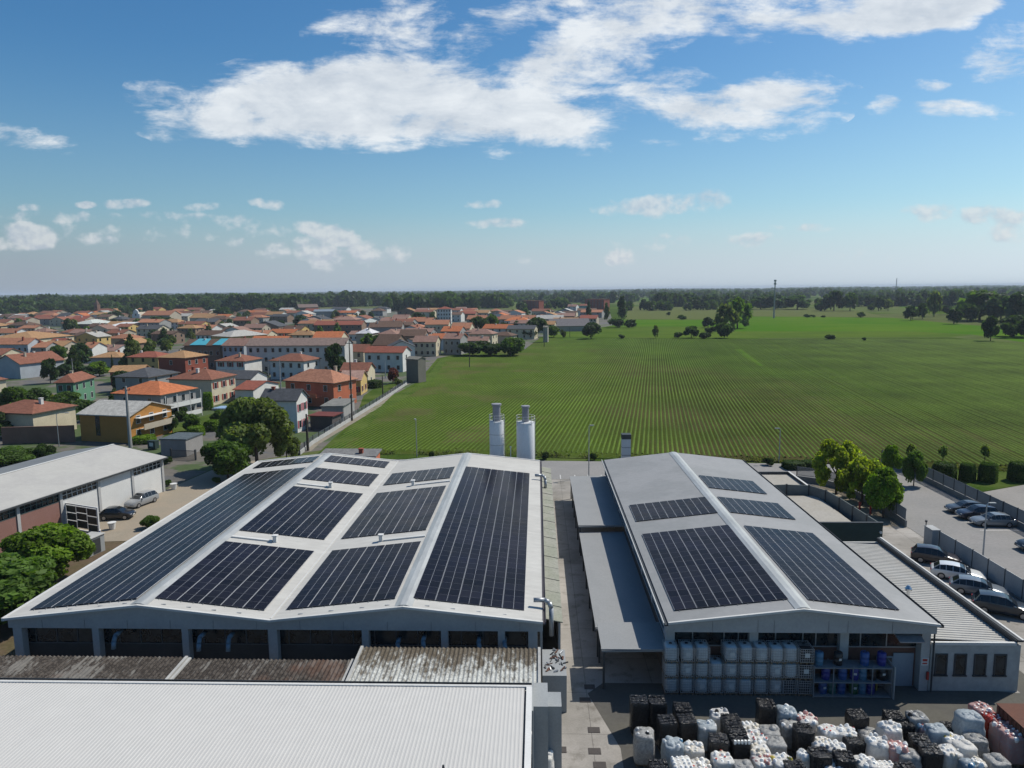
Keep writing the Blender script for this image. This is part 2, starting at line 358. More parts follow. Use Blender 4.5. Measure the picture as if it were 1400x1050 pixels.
sheet('far_forecourt', [(56, 40), (120, 40), (150, 90), (75, 104), (60, 97), (56, 95)], M('pale_asphalt', (.28, .265, .245), .9, .14, .15, .25, fine=.1, fs=3), -.013)
sheet('lawn', [(56, 95.1), (60, 97.1), (74, 104.1), (140, 91.5), (139, 95), (76, 107.9), (55.2, 112.2)], mm['grass'], -.011)
sheet('garden_lawn', [at(*p) for p in [(497, 541), (512, 531), (548, 520), (536, 540), (500, 566), (488, 566)]], mm['grass'], -.02)
sheet('garden_lawn', [at(*p) for p in [(215, 604), (330, 566), (322, 556), (240, 580)]], mm['grass'], -.02)
sheet('field_path', [at(*p) for p in [(425, 617), (436, 607), (520, 556), (546, 531), (562, 524), (556, 521), (538, 529), (512, 551), (428, 603), (410, 617)]], M('gravel', (.27, .24, .19), 1, .2, .5, .1), -.018)
sheet('lush_strip', [at(*p) for p in [(1003, 477), (1014, 478), (1044, 500), (1036, 500)]], mm['bright_field'], -.027)
sheet('field_margin', [(-38.4, 121.7), (-35, 121.6), (-36.2, 167), (-32.3, 219), (-36.8, 290), (-25.5, 332), (-6.4, 331.5), (-6.2, 336.4), (-27.4, 336.9), (-40.7, 295), (-36, 219.1), (-39.9, 167)], mm['grass'], -.026)
# rows of young maize: low ridges with real height
M('maize', (.088, .142, .016), .9, .42, .045, .1, fine=.3, fs=1.5)
def crop_rows():
    a = math.radians(9.2); dv = np.array([math.sin(a), math.cos(a)]); pv = np.array([math.cos(a), -math.sin(a)])
    rg = np.random.default_rng(3); P = np.array(FIELD); V = []; Q = []; k = 0
    w_ = P @ pv; t_ = P @ dv
    for ri, w in enumerate(np.arange(w_.min()+1.5, 210, .86)):
        ts = []
        for i in range(len(P)):
            j = (i+1) % len(P)
            if (w_[i]-w)*(w_[j]-w) < 0: f = (w-w_[i])/(w_[j]-w_[i]); ts.append(t_[i]+f*(t_[j]-t_[i]))
        ts.sort()
        for t0, t1 in zip(ts[::2], ts[1::2]):
            t0 += 2.5+rg.random()*1.2; t1 -= 3
            if t1-t0 < 8: continue
            tt = np.arange(t0, min(t1, t0+300), 3.2)
            ww = w+rg.normal(0, .012, len(tt)); h = np.clip(.17+rg.normal(0, .05)+rg.normal(0, .012, len(tt)), .03, .3)
            if ri % 31 in (13, 14): h = h*.45                  # rows run over by the sprayer
            if w < 15: h *= np.clip((w+60)/75, .12, 1)
            hw = .16+h*.3*rg.uniform(.85, 1.1, len(tt))
            A = ww[:, None]*pv+tt[:, None]*dv
            L = A-pv*hw[:, None]; Rr = A+pv*hw[:, None]; m_ = len(tt)
            V.append(np.c_[L, np.full(m_, -.03)]); V.append(np.c_[A, h]); V.append(np.c_[Rr, np.full(m_, -.03)])
            i = np.arange(m_-1)
            for o in (0, m_): Q.append(np.c_[k+o+i, k+o+m_+i, k+o+m_+i+1, k+o+i+1])
            k += 3*m_
    o = obj('maize_rows', rawmesh('maize_rows', np.vstack(V), np.vstack(Q), mm['maize']))
    kind(o, 'stuff')
crop_rows()
# parking bay lines and drain covers
b = MB()
for y in (104.7,):
    for x in (1.2, 3.4, 5.6, 7.6, 9.6): b.box(x-.06, x+.06, 104.3, 106.6, -.008, -.002)
for y in (72.6, 81.6, 84.6): b.box(50.9, 55.6, y-.06, y+.06, -.006, -.001)
kind(b.build('bay_marking', M('road_paint', (.62, .62, .6), .8, .3, 1.5)), 'structure')
def drains():
    d = MB(); d.box(-.38, .38, -.3, .3, -.01, .012)
    for i in range(5): d.box(-.33+i*.145, -.25+i*.145, -.26, .26, .012, .018)
    me = d.mesh('drain_cover', M('drain_iron', (.075, .065, .06), .7, .2, 2))
    ls = ['dark square drain cover near the canopy corner, farthest from the bales', 'dark drain cover in the middle of the pale slab left of the black bales', 'dark drain cover nearest the camera in the middle of the yard',
          'dark drain cover close to the white bags beside the white roof', 'dark drain cover inside the shadow under the canopy front', 'dark drain cover at the bottom edge of the yard']
    for (px, py), l in zip([(800, 957), (812, 998), (813, 1027), (766, 1025), (806, 939), (820, 1046)], ls):
        p = at(px, py); tag(obj('drain_cover', me, loc=p), l, 'drain cover', 'drain covers in the yard')
drains()
# ------------------------------------------------------------------ factory halls
M('roof_pale', (.58, .57, .535), .75, .12, .25, .3, col2=(.49, .48, .45), fine=.10, fs=2.2, stretch=(.35, 1.2, 1))
M('roof_grey', (.34, .343, .345), .6, .28, .16, .4, col2=(.235, .24, .24), fine=.07, fs=2)
M('precast', (.50, .50, .49), .85, .12, .5, .3, col2=(.42, .42, .415), fine=.08, fs=5)
M('trim_light', (.64, .64, .62), .6, .1, .8)
M('ridge_metal', (.55, .55, .52), .38, .2, .7, .5, metal=.35, fine=.1, fs=4, stretch=(1, .3, 1))
M('gutter_dark', (.085, .075, .085), .6, .2, 1)
M('dark_metal', (.05, .055, .06), .5, .2, 1)
M('galvanised', (.42, .44, .46), .45, .15, 2, .5, metal=.5)
M('white_paint', (.72, .72, .70), .6, .06, .6)
def m_glass():
    m, q, b, out = base('window_glass'); p = coords(q, 'World')
    q.link(q.mix(q.mr(q.noise(p, 1.3, 3), .4, .62, 0, 1), (.006, .009, .011), (.025, .034, .038)), b.inputs['Base Color']); b.inputs['Roughness'].default_value = .12; b.inputs['Specular IOR Level'].default_value = .5
m_glass()
M('brick_red', (.20, .10, .075), .9, .2, 1.2, .2, col2=(.15, .08, .06), fine=.15, fs=9)
def gable_roof(parent, xe0, xr, xe1, y0, y1, ze, zr, mat, th=.16, name='roof', ovl=0.0):
    b = MB()
    b.prism([(xe0, ze), (xr, zr), (xe1, ze), (xe1, ze-th), (xr, zr-th), (xe0, ze-th)], 'y', y0, y1)
    return b.build(name, mat, parent)
def hall_left():
    t = thing('factory_hall', 'large twin gabled concrete factory hall under a pale grey roof of solar arrays', 'factory hall', (-18.8, 70, 0))
    ox, oy = -18.8, 70
    X = lambda x: x-ox
    Y = lambda y: y-oy
    b = MB()
    th = .16
    pr = [(X(-37.9), 5.2), (X(-28.2), 6.25), (X(-18.8), 5.2), (X(-9.4), 6.25), (X(.3), 5.2)]
    b.prism(pr+[(x, z-th) for x, z in pr[::-1]], 'y', Y(47), Y(94.2))
    b.build('roof', mm['roof_pale'], t)
    # front verge trim: thin light upstand along the gables
    for (x0, z0), (x1, z1) in zip(pr[:-1], pr[1:]):
        b = MB(); b.prism([(x0, z0-.10), (x1, z1-.10), (x1, z1+.06), (x0, z0+.06)], 'y', Y(46.93), Y(46.995)); b.build('verge_trim', mm['trim_light'], t); b = MB()
        b.prism([(x0, z0+.003), (x1, z1+.003), (x1, z1+.05), (x0, z0+.05)], 'y', Y(47.003), Y(47.14)); b.build('verge_flashing', mm['trim_light'], t); b = MB()
        b.prism([(x0, z0+.003), (x1, z1+.003), (x1, z1+.06), (x0, z0+.06)], 'y', Y(94.0), Y(94.25)); b.build('verge_trim', mm['trim_light'], t)
    for xr in (-28.2, -9.4):
        b = MB(); w = .62
        b.prism([(X(xr)-w, 6.25-w*.113+.03), (X(xr)-.2, 6.25+.11), (X(xr)+.2, 6.25+.11), (X(xr)+w, 6.25-w*.113+.03), (X(xr)+w, 6.25-w*.113+.003), (X(xr), 6.253), (X(xr)-w, 6.25-w*.113+.003)], 'y', Y(47.15), Y(93.9))
        b.build('ridge_cap', mm['ridge_metal'], t)
    b = MB(); b.box(X(-18.8)-.05, X(-18.8)+.05, Y(47.2), Y(93.9), 5.2, 5.27); b.build('valley_strip', mm['trim_light'], t)
    b = MB(); b.box(X(.301), X(.52), Y(47.0), Y(94.2), 5.02, 5.12); b.box(X(.48), X(.52), Y(47), Y(94.2), 5.12, 5.22); b.box(X(.301), X(.33), Y(47), Y(94.2), 5.12, 5.24); b.build('gutter', mm['gutter_dark'], t)
    b = MB(); b.box(X(-38.1), X(-37.901), Y(47.0), Y(94.2), 5.02, 5.24); b.build('verge_strip', mm['trim_light'], t)
    # front fascia: deep precast beam following the gable
    b = MB()
    for (x0, z0), (x1, z1) in zip(pr[:-1], pr[1:]):
        b.prism([(x0, 4.36), (x1, 4.36), (x1, z1-th-.003), (x0, z0-th-.003)], 'y', Y(47.35), Y(47.75))
    b.build('fascia_beam', mm['precast'], t)
    for x in np.arange(-35.4, 0, 3.1):
        b = MB(); b.box(X(x)-.012, X(x)+.012, Y(47.33), Y(47.349), 4.38, 5.0); b.build('panel_joint', M('joint_grey', (.27, .27, .27), .9), t)
    for x in (-37.3, -31.6, -25.1, -18.8, -12.2, -6.6, -2.6, -.4):
        w = .32 if x in (-37.3, -18.8, -.4) else .24
        b = MB(); b.box(X(x)-w, X(x)+w, Y(47.38), Y(47.95), 0, 4.357); b.build('column', mm['precast'], t)
    b = MB(); b.box(X(-37.6), X(.1), Y(48.1), Y(48.4), 0, 2.9); b.build('front_wall', M('wall_painted_shade', (.07, .065, .06), .9, .2, .5), t)  # shade below the fascia is put into this near-black wall colour
    b = MB(); b.box(X(-37.6), X(.1), Y(48.15), Y(48.3), 2.9, 5.03)
    b.build('window_band', mm['window_glass'], t)
    b = MB()
    for x in np.arange(-36.5, 0, 1.55): b.box(X(x)-.03, X(x)+.03, Y(48.1), Y(48.149), 2.9, 4.9)
    b.box(X(-37.5), X(0), Y(48.08), Y(48.097), 2.84, 2.92)
    b.build('mullion', M('mullion', (.10, .11, .115), .6), t)
    b = MB(); b.box(X(.02), X(.28), Y(48.41), Y(94.0), 0, 5.0); b.box(X(-37.8), X(-37.5), Y(48.41), Y(94.0), 0, 5.0); b.box(X(-37.5), X(.02), Y(93.7), Y(94.0), 0, 5.0); b.build('side_wall', mm['precast'], t)
    for bx in (-28.2, -9.4):
        b = MB(); b.prism([(X(bx)-9.3, 5.0), (X(bx)+9.3, 5.0), (X(bx), 6.05)], 'y', Y(93.7), Y(93.95)); b.build('rear_gable', mm['precast'], t)
    # roof vents and the raised ducts that run to them from the ridge
    sl = .1117
    for x, y, rx in ((-23.6, 61.3, -28.2), (-14.1, 61.6, -9.4), (-23.7, 79.1, -28.2), (-14.4, 80.2, -9.4)):
        z = 6.25-abs(x-rx)*sl
        v = MB(); v.box(-.16, .16, -.16, .16, 0, .55); v.box(-.23, .23, -.23, .23, .551, .64)
        v.build('roof_vent', mm['white_paint'], t, loc=(X(x), Y(y), z))
        s = 1 if x > rx else -1
        d = MB(); x0, x1 = rx+s*.7, x-s*.25; xa, xb = min(x0, x1), max(x0, x1)
        za, zb = 6.25-abs(xa-rx)*sl, 6.25-abs(xb-rx)*sl
        d.prism([(X(xa), za+.003), (X(xb), zb+.003), (X(xb), zb+.13), (X(xa), za+.13)], 'y', Y(y)-.17, Y(y)+.17)
        d.build('roof_duct', mm['trim_light'], t)
    # cable clips in front of the arrays
    for bx in (-28.2, -9.4):
        for o in (-7.4, -5.2, -3, -1.2, 1.6, 3.4, 5.2, 7.0):
            b = MB(); x = bx+o; b.box(X(x)-.16, X(x)+.16, Y(47.55), Y(47.62), 6.25-abs(o)*sl, 6.25-abs(o)*sl+.035); b.build('roof_anchor', mm['galvanised'], t)
    # bent pipes over the right hand eave
    for y, top, yb in ((49.4, 5.75, 48.3), (84.5, 5.75, 83.0)):
        b = MB(); b.tube([(X(-.35), Y(y), top), (X(.45), Y(y), top), (X(.78), Y(y)-.12, top-.12), (X(.92), Y(y)-.25, top-.5), (X(.92), Y(y)-.3, 3.2 if y < 60 else 4.3)], .17, 10)
        b.build('exhaust_pipe', mm['galvanised'], t, smooth=True)
    # ducts hanging in the shade under the fascia
    for x, z in ((-30.1, 3.6), (-24, 3.5), (-21.9, 3.5), (-9.9, 3.2), (-8.1, 3.4), (-4.2, 3.3), (-2.4, 3.3)):
        b = MB(); b.tube([(X(x), Y(48.05), z+.25), (X(x), Y(47.3), z+.25), (X(x)+.1, Y(46.9), z), (X(x)+.1, Y(46.8), z-.5)], .16, 8); b.build('air_duct', M('duct_blue', (.22, .30, .36), .5), t, smooth=True)
hall_left()
# lean-to along the alley side of the left hall
M('mossy_sheet', (.36, .36, .31), .95, .22, .5, .2, col2=(.26, .27, .22), fine=.18, fs=5)
t = thing('lean_to', 'narrow mossy corrugated lean-to roof along the alley side of the twin hall', 'lean-to', (1, 72, 0))
b = MB()
for i in range(18):
    y0 = -22.6+i*2.5; dz = .03*(i % 2)
    b.hexa([(-.465, y0, 4.26+dz), (.75, y0, 4.0+dz), (.75, y0+2.53, 4.0+dz), (-.465, y0+2.53, 4.26+dz), (-.465, y0, 4.31+dz), (.75, y0, 4.05+dz), (.75, y0+2.53, 4.05+dz), (-.465, y0+2.53, 4.31+dz)])
    b.hexa([(-.465, y0-.05, 4.33), (.76, y0-.05, 4.07), (.76, y0+.05, 4.07), (-.465, y0+.05, 4.33), (-.465, y0-.05, 4.36), (.76, y0-.05, 4.10), (.76, y0+.05, 4.10), (-.465, y0+.05, 4.36)], 0)
b.build('roof', mm['mossy_sheet'], t)
b = MB(); b.box(.45, .6, -22.5, 22.3, 0, 3.98); b.build('wall', mm['precast'], t)
def hall_right():
    ox, oy = 18.05, 70
    t = thing('factory_hall', 'single gabled concrete factory hall with stained grey roof beside the container stacks', 'factory hall', (ox, oy, 0))
    X = lambda x: x-ox
    Y = lambda y: y-oy
    pr = [(X(8.9), 5.2), (X(18.05), 6.25), (X(27.2), 5.2)]; th = .16
    b = MB(); b.prism(pr+[(x, z-th) for x, z in pr[::-1]], 'y', Y(47), Y(94.6)); b.build('roof', mm['roof_grey'], t)
    for (x0, z0), (x1, z1) in zip(pr[:-1], pr[1:]):
        b = MB(); b.prism([(x0, z0-.10), (x1, z1-.10), (x1, z1+.06), (x0, z0+.06)], 'y', Y(46.93), Y(46.995)); b.build('verge_trim', mm['trim_light'], t); b = MB()
        b.prism([(x0, z0+.003), (x1, z1+.003), (x1, z1+.05), (x0, z0+.05)], 'y', Y(47.003), Y(47.12)); b.build('verge_trim', mm['trim_light'], t)
    b = MB(); w = .55
    b.prism([(-w, 6.25-w*.115+.04), (-.2, 6.36), (.2, 6.36), (w, 6.25-w*.115+.04), (w, 6.25-w*.115+.003), (0, 6.253), (-w, 6.25-w*.115+.003)], 'y', Y(47.13), Y(94.4)); b.build('ridge_cap', mm['ridge_metal'], t)
    b = MB()
    for xa, xb in ((8.62, 8.899), (27.201, 27.45)):
        b.box(X(xa), X(xb), Y(47), Y(94.6), 5.0, 5.1)
    b.box(X(8.62), X(8.66), Y(47), Y(94.6), 5.1, 5.25); b.box(X(27.41), X(27.45), Y(47), Y(94.6), 5.1, 5.2)
    b.build('gutter', mm['dark_metal'], t)
    b = MB(); b.box(X(8.56), X(8.617), Y(46.93), Y(94.6), 5.08, 5.26); b.build('gutter_lip', mm['trim_light'], t)
    b = MB()
    for (x0, z0), (x1, z1) in zip(pr[:-1], pr[1:]):
        b.prism([(x0, 4.4), (x1, 4.4), (x1, z1-th-.003), (x0, z0-th-.003)], 'y', Y(47.35), Y(47.75))
    b.build('fascia_beam', mm['precast'], t)
    for x in (12.0, 15.1, 16.2, 19.9, 21.2, 24.2):
        b = MB(); b.box(X(x)-.012, X(x)+.012, Y(47.33), Y(47.349), 4.42, 5.3); b.build('panel_joint', M('joint_grey', (.27, .27, .27), .9), t)
    for x in (9.25, 15.05, 21.3, 26.75):
        b = MB(); b.box(X(x)-.3, X(x)+.3, Y(47.76 if x > 26 else 48.0), Y(48.45), 0, 4.397 if x < 26 else 5.03); b.build('column', mm['precast'], t)
    b = MB(); b.box(X(9.2), X(26.9), Y(48.46), Y(48.7), 0, 2.9); b.build('front_wall', mm['brick_red'], t)
    b = MB(); b.box(X(9.2), X(26.9), Y(48.5), Y(48.6), 2.9, 5.03); b.build('window_band', mm['window_glass'], t)
    b = MB()
    for x in (10.9, 13.1, 14.1, 16.7, 18.6, 19.5, 22.6, 24.4): b.box(X(x)-.035, X(x)+.035, Y(48.44), Y(48.499), 2.9, 5.0)
    b.box(X(9.5), X(26.7), Y(48.42), Y(48.459), 2.83, 2.91)
    b.build('mullion', mm['galvanised'], t)
    b = MB()
    b.box(X(9.1), X(9.3), Y(48.8), Y(94.4), 0, 3.2); b.build('shaded_wall', mm['wall_painted_shade'], t); b = MB()  # precast wall coloured dark to paint in the shade under the canopies
    b.box(X(26.9), X(27.1), Y(48.8), Y(94.4), 0, 5.0); b.box(X(9.3), X(26.9), Y(94.1), Y(94.4), 0, 5.0)
    b.prism([(X(9.3), 5.003), (X(26.8), 5.003), (0, 6.05)], 'y', Y(94.1), Y(94.35)); b.build('side_wall', mm['precast'], t)
    b = MB(); b.box(X(9.12), X(9.24), Y(48.8), Y(94.3), 3.3, 4.98); b.build('side_window_band', mm['window_glass'], t)
    b = MB()
    for i in range(9): b.box(X(8.98), X(9.115), Y(48.9)+i*5.65-.2, Y(48.9)+i*5.65+.2, 3.3, 4.98)
    b.box(X(9.04), X(9.118), Y(48.8), Y(94.3), 3.24, 3.33)
    b.build('mullion', mm['precast'], t)
    d = MB(); d.box(X(24.9), X(26.3), Y(48.36), Y(48.41), 0, 2.45); d.box(X(23.75), X(24.88), Y(48.36), Y(48.41), 1.1, 2.2)
    door = d.build('door', M('door_blue', (.30, .36, .42), .6, .06), t)
    d = MB(); d.box(X(23.85), X(24.8), Y(48.33), Y(48.355), 1.55, 2.1); d.build('pane', mm['window_glass'], door)
    d = MB(); d.box(X(25.0), X(25.05), Y(48.30), Y(48.355), 1.0, 1.2); d.build('handle', mm['dark_metal'], door)
    a = MB(); a.hexa([(X(24.6), Y(47.0), 3.9), (X(26.3), Y(47.0), 3.9), (X(26.3), Y(48.0), 4.15), (X(24.6), Y(48.0), 4.15), (X(24.6), Y(47.0), 3.96), (X(26.3), Y(47.0), 3.96), (X(26.3), Y(48.0), 4.21), (X(24.6), Y(48.0), 4.21)])
    a.build('door_hood', mm['galvanised'], t)
    s = MB(); s.box(X(26.5), X(26.98), Y(47.72), Y(47.757), 1.9, 2.45, 0); s.box(X(26.57), X(26.9), Y(47.71), Y(47.719), 2.2, 2.38, 1); s.box(X(26.57), X(26.9), Y(47.71), Y(47.719), 2.0, 2.1, 1)
    s.build('notice_board', [mm['white_paint'], M('sign_red', (.45, .04, .03), .5)], t)
    e = MB(); e.cyl((X(26.95), Y(47.66), .9), (X(26.95), Y(47.66), 1.45), .09); e.build('fire_extinguisher', mm['sign_red'], t)
    b = MB(); b.cyl((X(27.2), Y(47.6), 0), (X(27.2), Y(47.6), 5.0), .06); b.build('downpipe', mm['dark_metal'], t)
    y_ = MB(); y_.box(X(23.4), X(23.5), Y(47.5), Y(47.6), 0, 3.0); y_.box(X(23.4), X(23.9), Y(47.5), Y(47.6), 1.1, 1.5); y_.build('yellow_post', M('safety_yellow', (.42, .33, .06), .6), t)
hall_right()
# solar arrays
def m_panel():
    m, q, b, out = base('solar_cells'); p = coords(q, 'World')
    info = q.add('ShaderNodeObjectInfo').outputs['Random']
    f = q.mr(info, 0, 1, .75, 1.3)
    c = q.mix(1, (.0115, .0115, .0165), q.xyz(f, f, q.m('MULTIPLY', f, q.mr(q.noise(p, .2, 3), .3, .7, .85, 1.2))), 'MULTIPLY')
    q.link(c, b.inputs['Base Color']); b.inputs['Specular IOR Level'].default_value = .05; q.link(q.mr(q.noise(p, .7, 4, .6), .3, .7, .10, .26), b.inputs['Roughness'])
    bp = q.add('ShaderNodeBump'); bp.inputs['Strength'].default_value = .12; bp.inputs['Distance'].default_value = .05; q.link(q.noise(p, .9, 2), bp.inputs['Height']); q.link(bp.outputs[0], b.inputs['Normal'])
m_panel()
M('silver_frame', (.50, .51, .53), .4, .05, 1, .5); M('dim_line', (.42, .43, .45), .4, .1, 1, .5); M('panel_back', (.02, .02, .02), .6)
def panel_mesh(midbright):
    pw, ph = 1.60, 1.065; b = MB()
    b.box(0.035, pw-.035, .005, ph-.005, .05, .09, 0)
    for x in (.018, pw-.032): b.box(x, x+.014, .012, ph-.012, .05, .094, 1)
    b.box(pw/2-(.012 if midbright else .009), pw/2+(.012 if midbright else .009), .013, ph-.013, .0901, .0925, 1 if midbright else 2)
    b.box(.04, pw-.04, .006, .02, .0901, .0925, 3)
    return b.mesh('solar_panel', [mm['solar_cells'], mm['silver_frame'], mm['dim_line'], M('row_line', (.15, .15, .165), .4, .1, 1)])
PM = [panel_mesh(False), panel_mesh(True)]
def railmesh(nx, ny):
    b = MB()
    for i in range(nx):
        for o in (.35, 1.25):
            b.box(i*1.6+o-.02, i*1.6+o+.02, -.12, ny*1.065+.1, .002, .048)
    return b
ARR = [  # id, x of near left corner, y, columns, rows, ridge/eave reference, slope sign, midbright, label
    ('L', -36.75, 48.1, 5, 36, 'longest solar array on the outermost left slope of the twin hall'),
    ('L', -36.9, 89.5, 5, 3, 'short far solar array on the outermost left slope of the twin hall'),
    ('R', -27.6, 48.3, 5, 11, 'nearest solar array on the slope right of the twin hall left ridge'),
    ('R', -27.6, 63.0, 5, 14, 'middle solar array on the slope right of the twin hall left ridge'),
    ('R', -27.65, 81.1, 5, 5, 'low solar array beyond the vent, right of the left ridge'),
    ('R', -27.65, 89.8, 5, 3, 'farthest small solar array right of the twin hall left ridge'),
    ('L2', -18.15, 48.5, 5, 11, 'nearest solar array between the valley and the right ridge'),
    ('L2', -18.2, 63.3, 5, 14, 'brownish middle solar array between the valley and the right ridge'),
    ('L2', -18.2, 81.6, 5, 5, 'small far solar array between the valley and the right ridge'),
    ('R2', -8.95, 48.5, 5, 36, 'longest solar array on the slope next to the alley and pipes'),
    ('L3', 9.63, 48.7, 5, 15, 'large solar array on the left slope of the grey single hall'),
    ('L3', 9.6, 68.4, 5, 5, 'small solar array behind the large one on the grey hall left slope'),
    ('R3', 18.95, 48.7, 4, 15, 'large bluish solar array on the right slope of the grey hall'),
    ('R3', 18.8, 68.6, 4, 5, 'small bluish solar array second from the front on the right slope'),
    ('R3', 18.8, 77.4, 4, 5, 'farthest small solar array on the right slope of the grey hall')]
for ref, x, y, nx, ny, lab in ARR:
    sl = math.atan(1.05/9.4); left = ref[0] == 'L'
    xe, ze = {'L': (-37.9, 5.2), 'R': (-28.2, 6.25), 'L2': (-18.8, 5.2), 'R2': (-9.4, 6.25), 'L3': (8.9, 5.2), 'R3': (18.05, 6.25)}[ref]
    k = 1.05/9.4 if ref[-1] != '3' else 1.05/9.15
    z = ze+(x-xe)*(k if left else -k)
    t = thing('solar_array', lab, 'solar panels', (x, y, z), group='solar arrays on the factory roofs')
    t.rotation_euler = (0, -math.atan(k) if left else math.atan(k), 0)
    railmesh(nx, ny).build('mounting_rail', mm['galvanised'], t)
    cnt = 0; far = MB()
    me = PM[1 if ref[-1] == '3' else 0]
    for j in range(ny):
        for i in range(nx):
            if cnt < 100: obj('solar_panel', me, t, loc=(i*1.6, j*1.065, 0))
            else:
                for p_, mi in (((.035, 1.565, .005, 1.06, .05, .09), 0), ((.018, .032, .012, 1.053, .05, .094), 1), ((1.568, 1.582, .012, 1.053, .05, .094), 1), ((.793, .807, .013, 1.052, .0901, .0925), 2)):
                    far.box(p_[0]+i*1.6, p_[1]+i*1.6, p_[2]+j*1.065, p_[3]+j*1.065, p_[4], p_[5], mi)
            cnt += 1
    if far.v: kind(far.build('solar_panel_field', [mm['solar_cells'], mm['silver_frame'], mm['dim_line']], t), 'stuff')
# canopies on the left of the right hall
M('canopy_sheet', (.31, .32, .325), .7, .10, .3, .35, col2=(.27, .28, .285))
for nm, lab, y0, y1, x0, z in (('canopy', 'square raised front canopy sheet at the container end of the alley', 47.3, 51.6, 4.4, 3.0), ('canopy', 'long flat grey metal canopy along the single hall, nearer one', 51.7, 73.6, 4.35, 2.42), ('canopy', 'short grey metal canopy farther back, a step higher than the long one', 73.7, 94.4, 4.3, 3.0)):
    t = thing(nm, lab, 'canopy', (6.7, (y0+y1)/2, 0), group='canopies over the alley'); h = (y1-y0)/2
    b = MB()
    b.hexa([(x0-6.7, -h, z-.1), (2.35, -h, z-.02), (2.35, h, z-.02), (x0-6.7, h, z-.1), (x0-6.7, -h, z), (2.35, -h, z+.08), (2.35, h, z+.08), (x0-6.7, h, z)])
    b.box(x0-6.75, 2.35, -h-.03, -h+.12, z+.082, z+.16)
    b.build('roof', mm['canopy_sheet'], t)
    n = 6 if h > 9 else 2
    for i in range(n):
        p = MB(); p.box(x0-6.6, x0-6.45, -h+.4+i*(2*h-.8)/(n-1)-.08, -h+.4+i*(2*h-.8)/(n-1)+.08, 0, z-.1); p.build('post', mm['dark_metal'], t)
    p = MB(); p.box(x0-6.62, x0-6.44, -h, h, z-.28, z-.105); p.build('edge_beam', mm['dark_metal'], t)
# office annexe with ribbed roof
M('stucco', (.52, .52, .50), .9, .16, .5, .2, col2=(.40, .40, .385), fine=.12, fs=3)
def ribs(b, axis, a0, a1, c0, c1, z0, z1, pitch, h, mi=0, duty=.45):
    # sheet rising z0..z1 along the c direction with raised ribs; axis 'y': ribs run along y (profile across x)
    n = int((a1-a0)/pitch)
    for i in range(n):
        s = a0+i*pitch; r = s+pitch*duty; e = s+pitch; g = pitch*.1
        seq = [(s, 0), (s+g, h), (r, h), (r+g, 0), (e, 0)]
        for (p, hp), (q_, hq) in zip(seq[:-1], seq[1:]):
            if axis == 'y': b.poly([(p, c0, z0+hp), (q_, c0, z0+hq), (q_, c1, z1+hq), (p, c1, z1+hp)], mi)
            else: b.poly([(c0, p, z0+hp), (c1, p, z1+hp), (c1, q_, z1+hq), (c0, q_, z0+hq)], mi)
def annexe():
    ox, oy = 30.3, 58
    t = thing('office_annexe', 'low stucco office annexe with four dark windows and ribbed pale roof', 'annexe', (ox, oy, 0))
    b = MB(); b.box(-3.18, 2.9, -10.2, -9.9, 0, 3.4); b.box(2.6, 2.9, -9.9, 10.3, 0, 3.4); b.box(-3.18, 2.6, 10.0, 10.3, 0, 3.4); b.build('wall', mm['stucco'], t)
    b = MB(); ribs(b, 'x', -9.8, 9.9, -3.1, 2.55, 3.62, 3.34, .36, .05); b.build('roof', M('roof_white_rib', (.50, .49, .46), .6, .12, .5, .3, col2=(.42, .41, .38)), t)
    b = MB(); b.box(2.56, 2.62, -10.25, 10.3, 3.401, 3.75, 0); b.box(2.62, 3.0, -10.3, 10.35, 3.66, 3.8, 0); b.build('parapet', mm['dark_metal'], t)
    b = MB(); b.box(2.86, 3.02, -10.32, 10.36, 3.801, 3.83, 0); b.box(-3.18, 2.54, -10.3, -10.1, 3.401, 3.6, 0); b.build('coping', mm['trim_light'], t)
    for x in (-2.85, -1.55, -.2, 1.15):
        w = MB(); w.box(x, x+.1, -10.26, -10.201, 1.2, 2.75); w.box(x+.75, x+.85, -10.26, -10.201, 1.2, 2.75); w.box(x+.1, x+.75, -10.26, -10.201, 2.65, 2.75); w.box(x-.05, x+.9, -10.3, -10.201, 1.1, 1.195)
        wo = w.build('window', mm['dark_metal'], t)
        w = MB(); w.box(x+.11, x+.74, -10.23, -10.202, 1.2, 2.64); w.build('pane', mm['window_glass'], wo)
    f = MB(); f.cyl((-2.0, -4.6, 3.5), (-2.0, -4.6, 4.9), .12); f.cyl((-2.0, -4.6, 4.9), (-2.0, -4.6, 5.05), .26, .26); f.cyl((-2.0, -4.6, 5.051), (-2.0, -4.6, 5.3), .26, .08)
    f.cyl((-2.9, -4.0, 3.6), (-2.9, -4.0, 4.5), .05); f.cyl((-2.9, -4.0, 4.5), (-2.9, -4.0, 4.62), .1)
    f.build('flue', M('steel_bright', (.75, .75, .75), .2, .05, 1, .5, metal=.9), t, smooth=False)
annexe()
M('flat_roof_pale', (.44, .42, .38), .9, .2, .35, .2, col2=(.36, .34, .30), fine=.12, fs=4)
M('green_dark', (.022, .045, .042), .7, .15, 1)
M('wall_concrete', (.28, .285, .28), .9, .2, .5, .2, col2=(.2, .2, .2), fine=.1, fs=5)
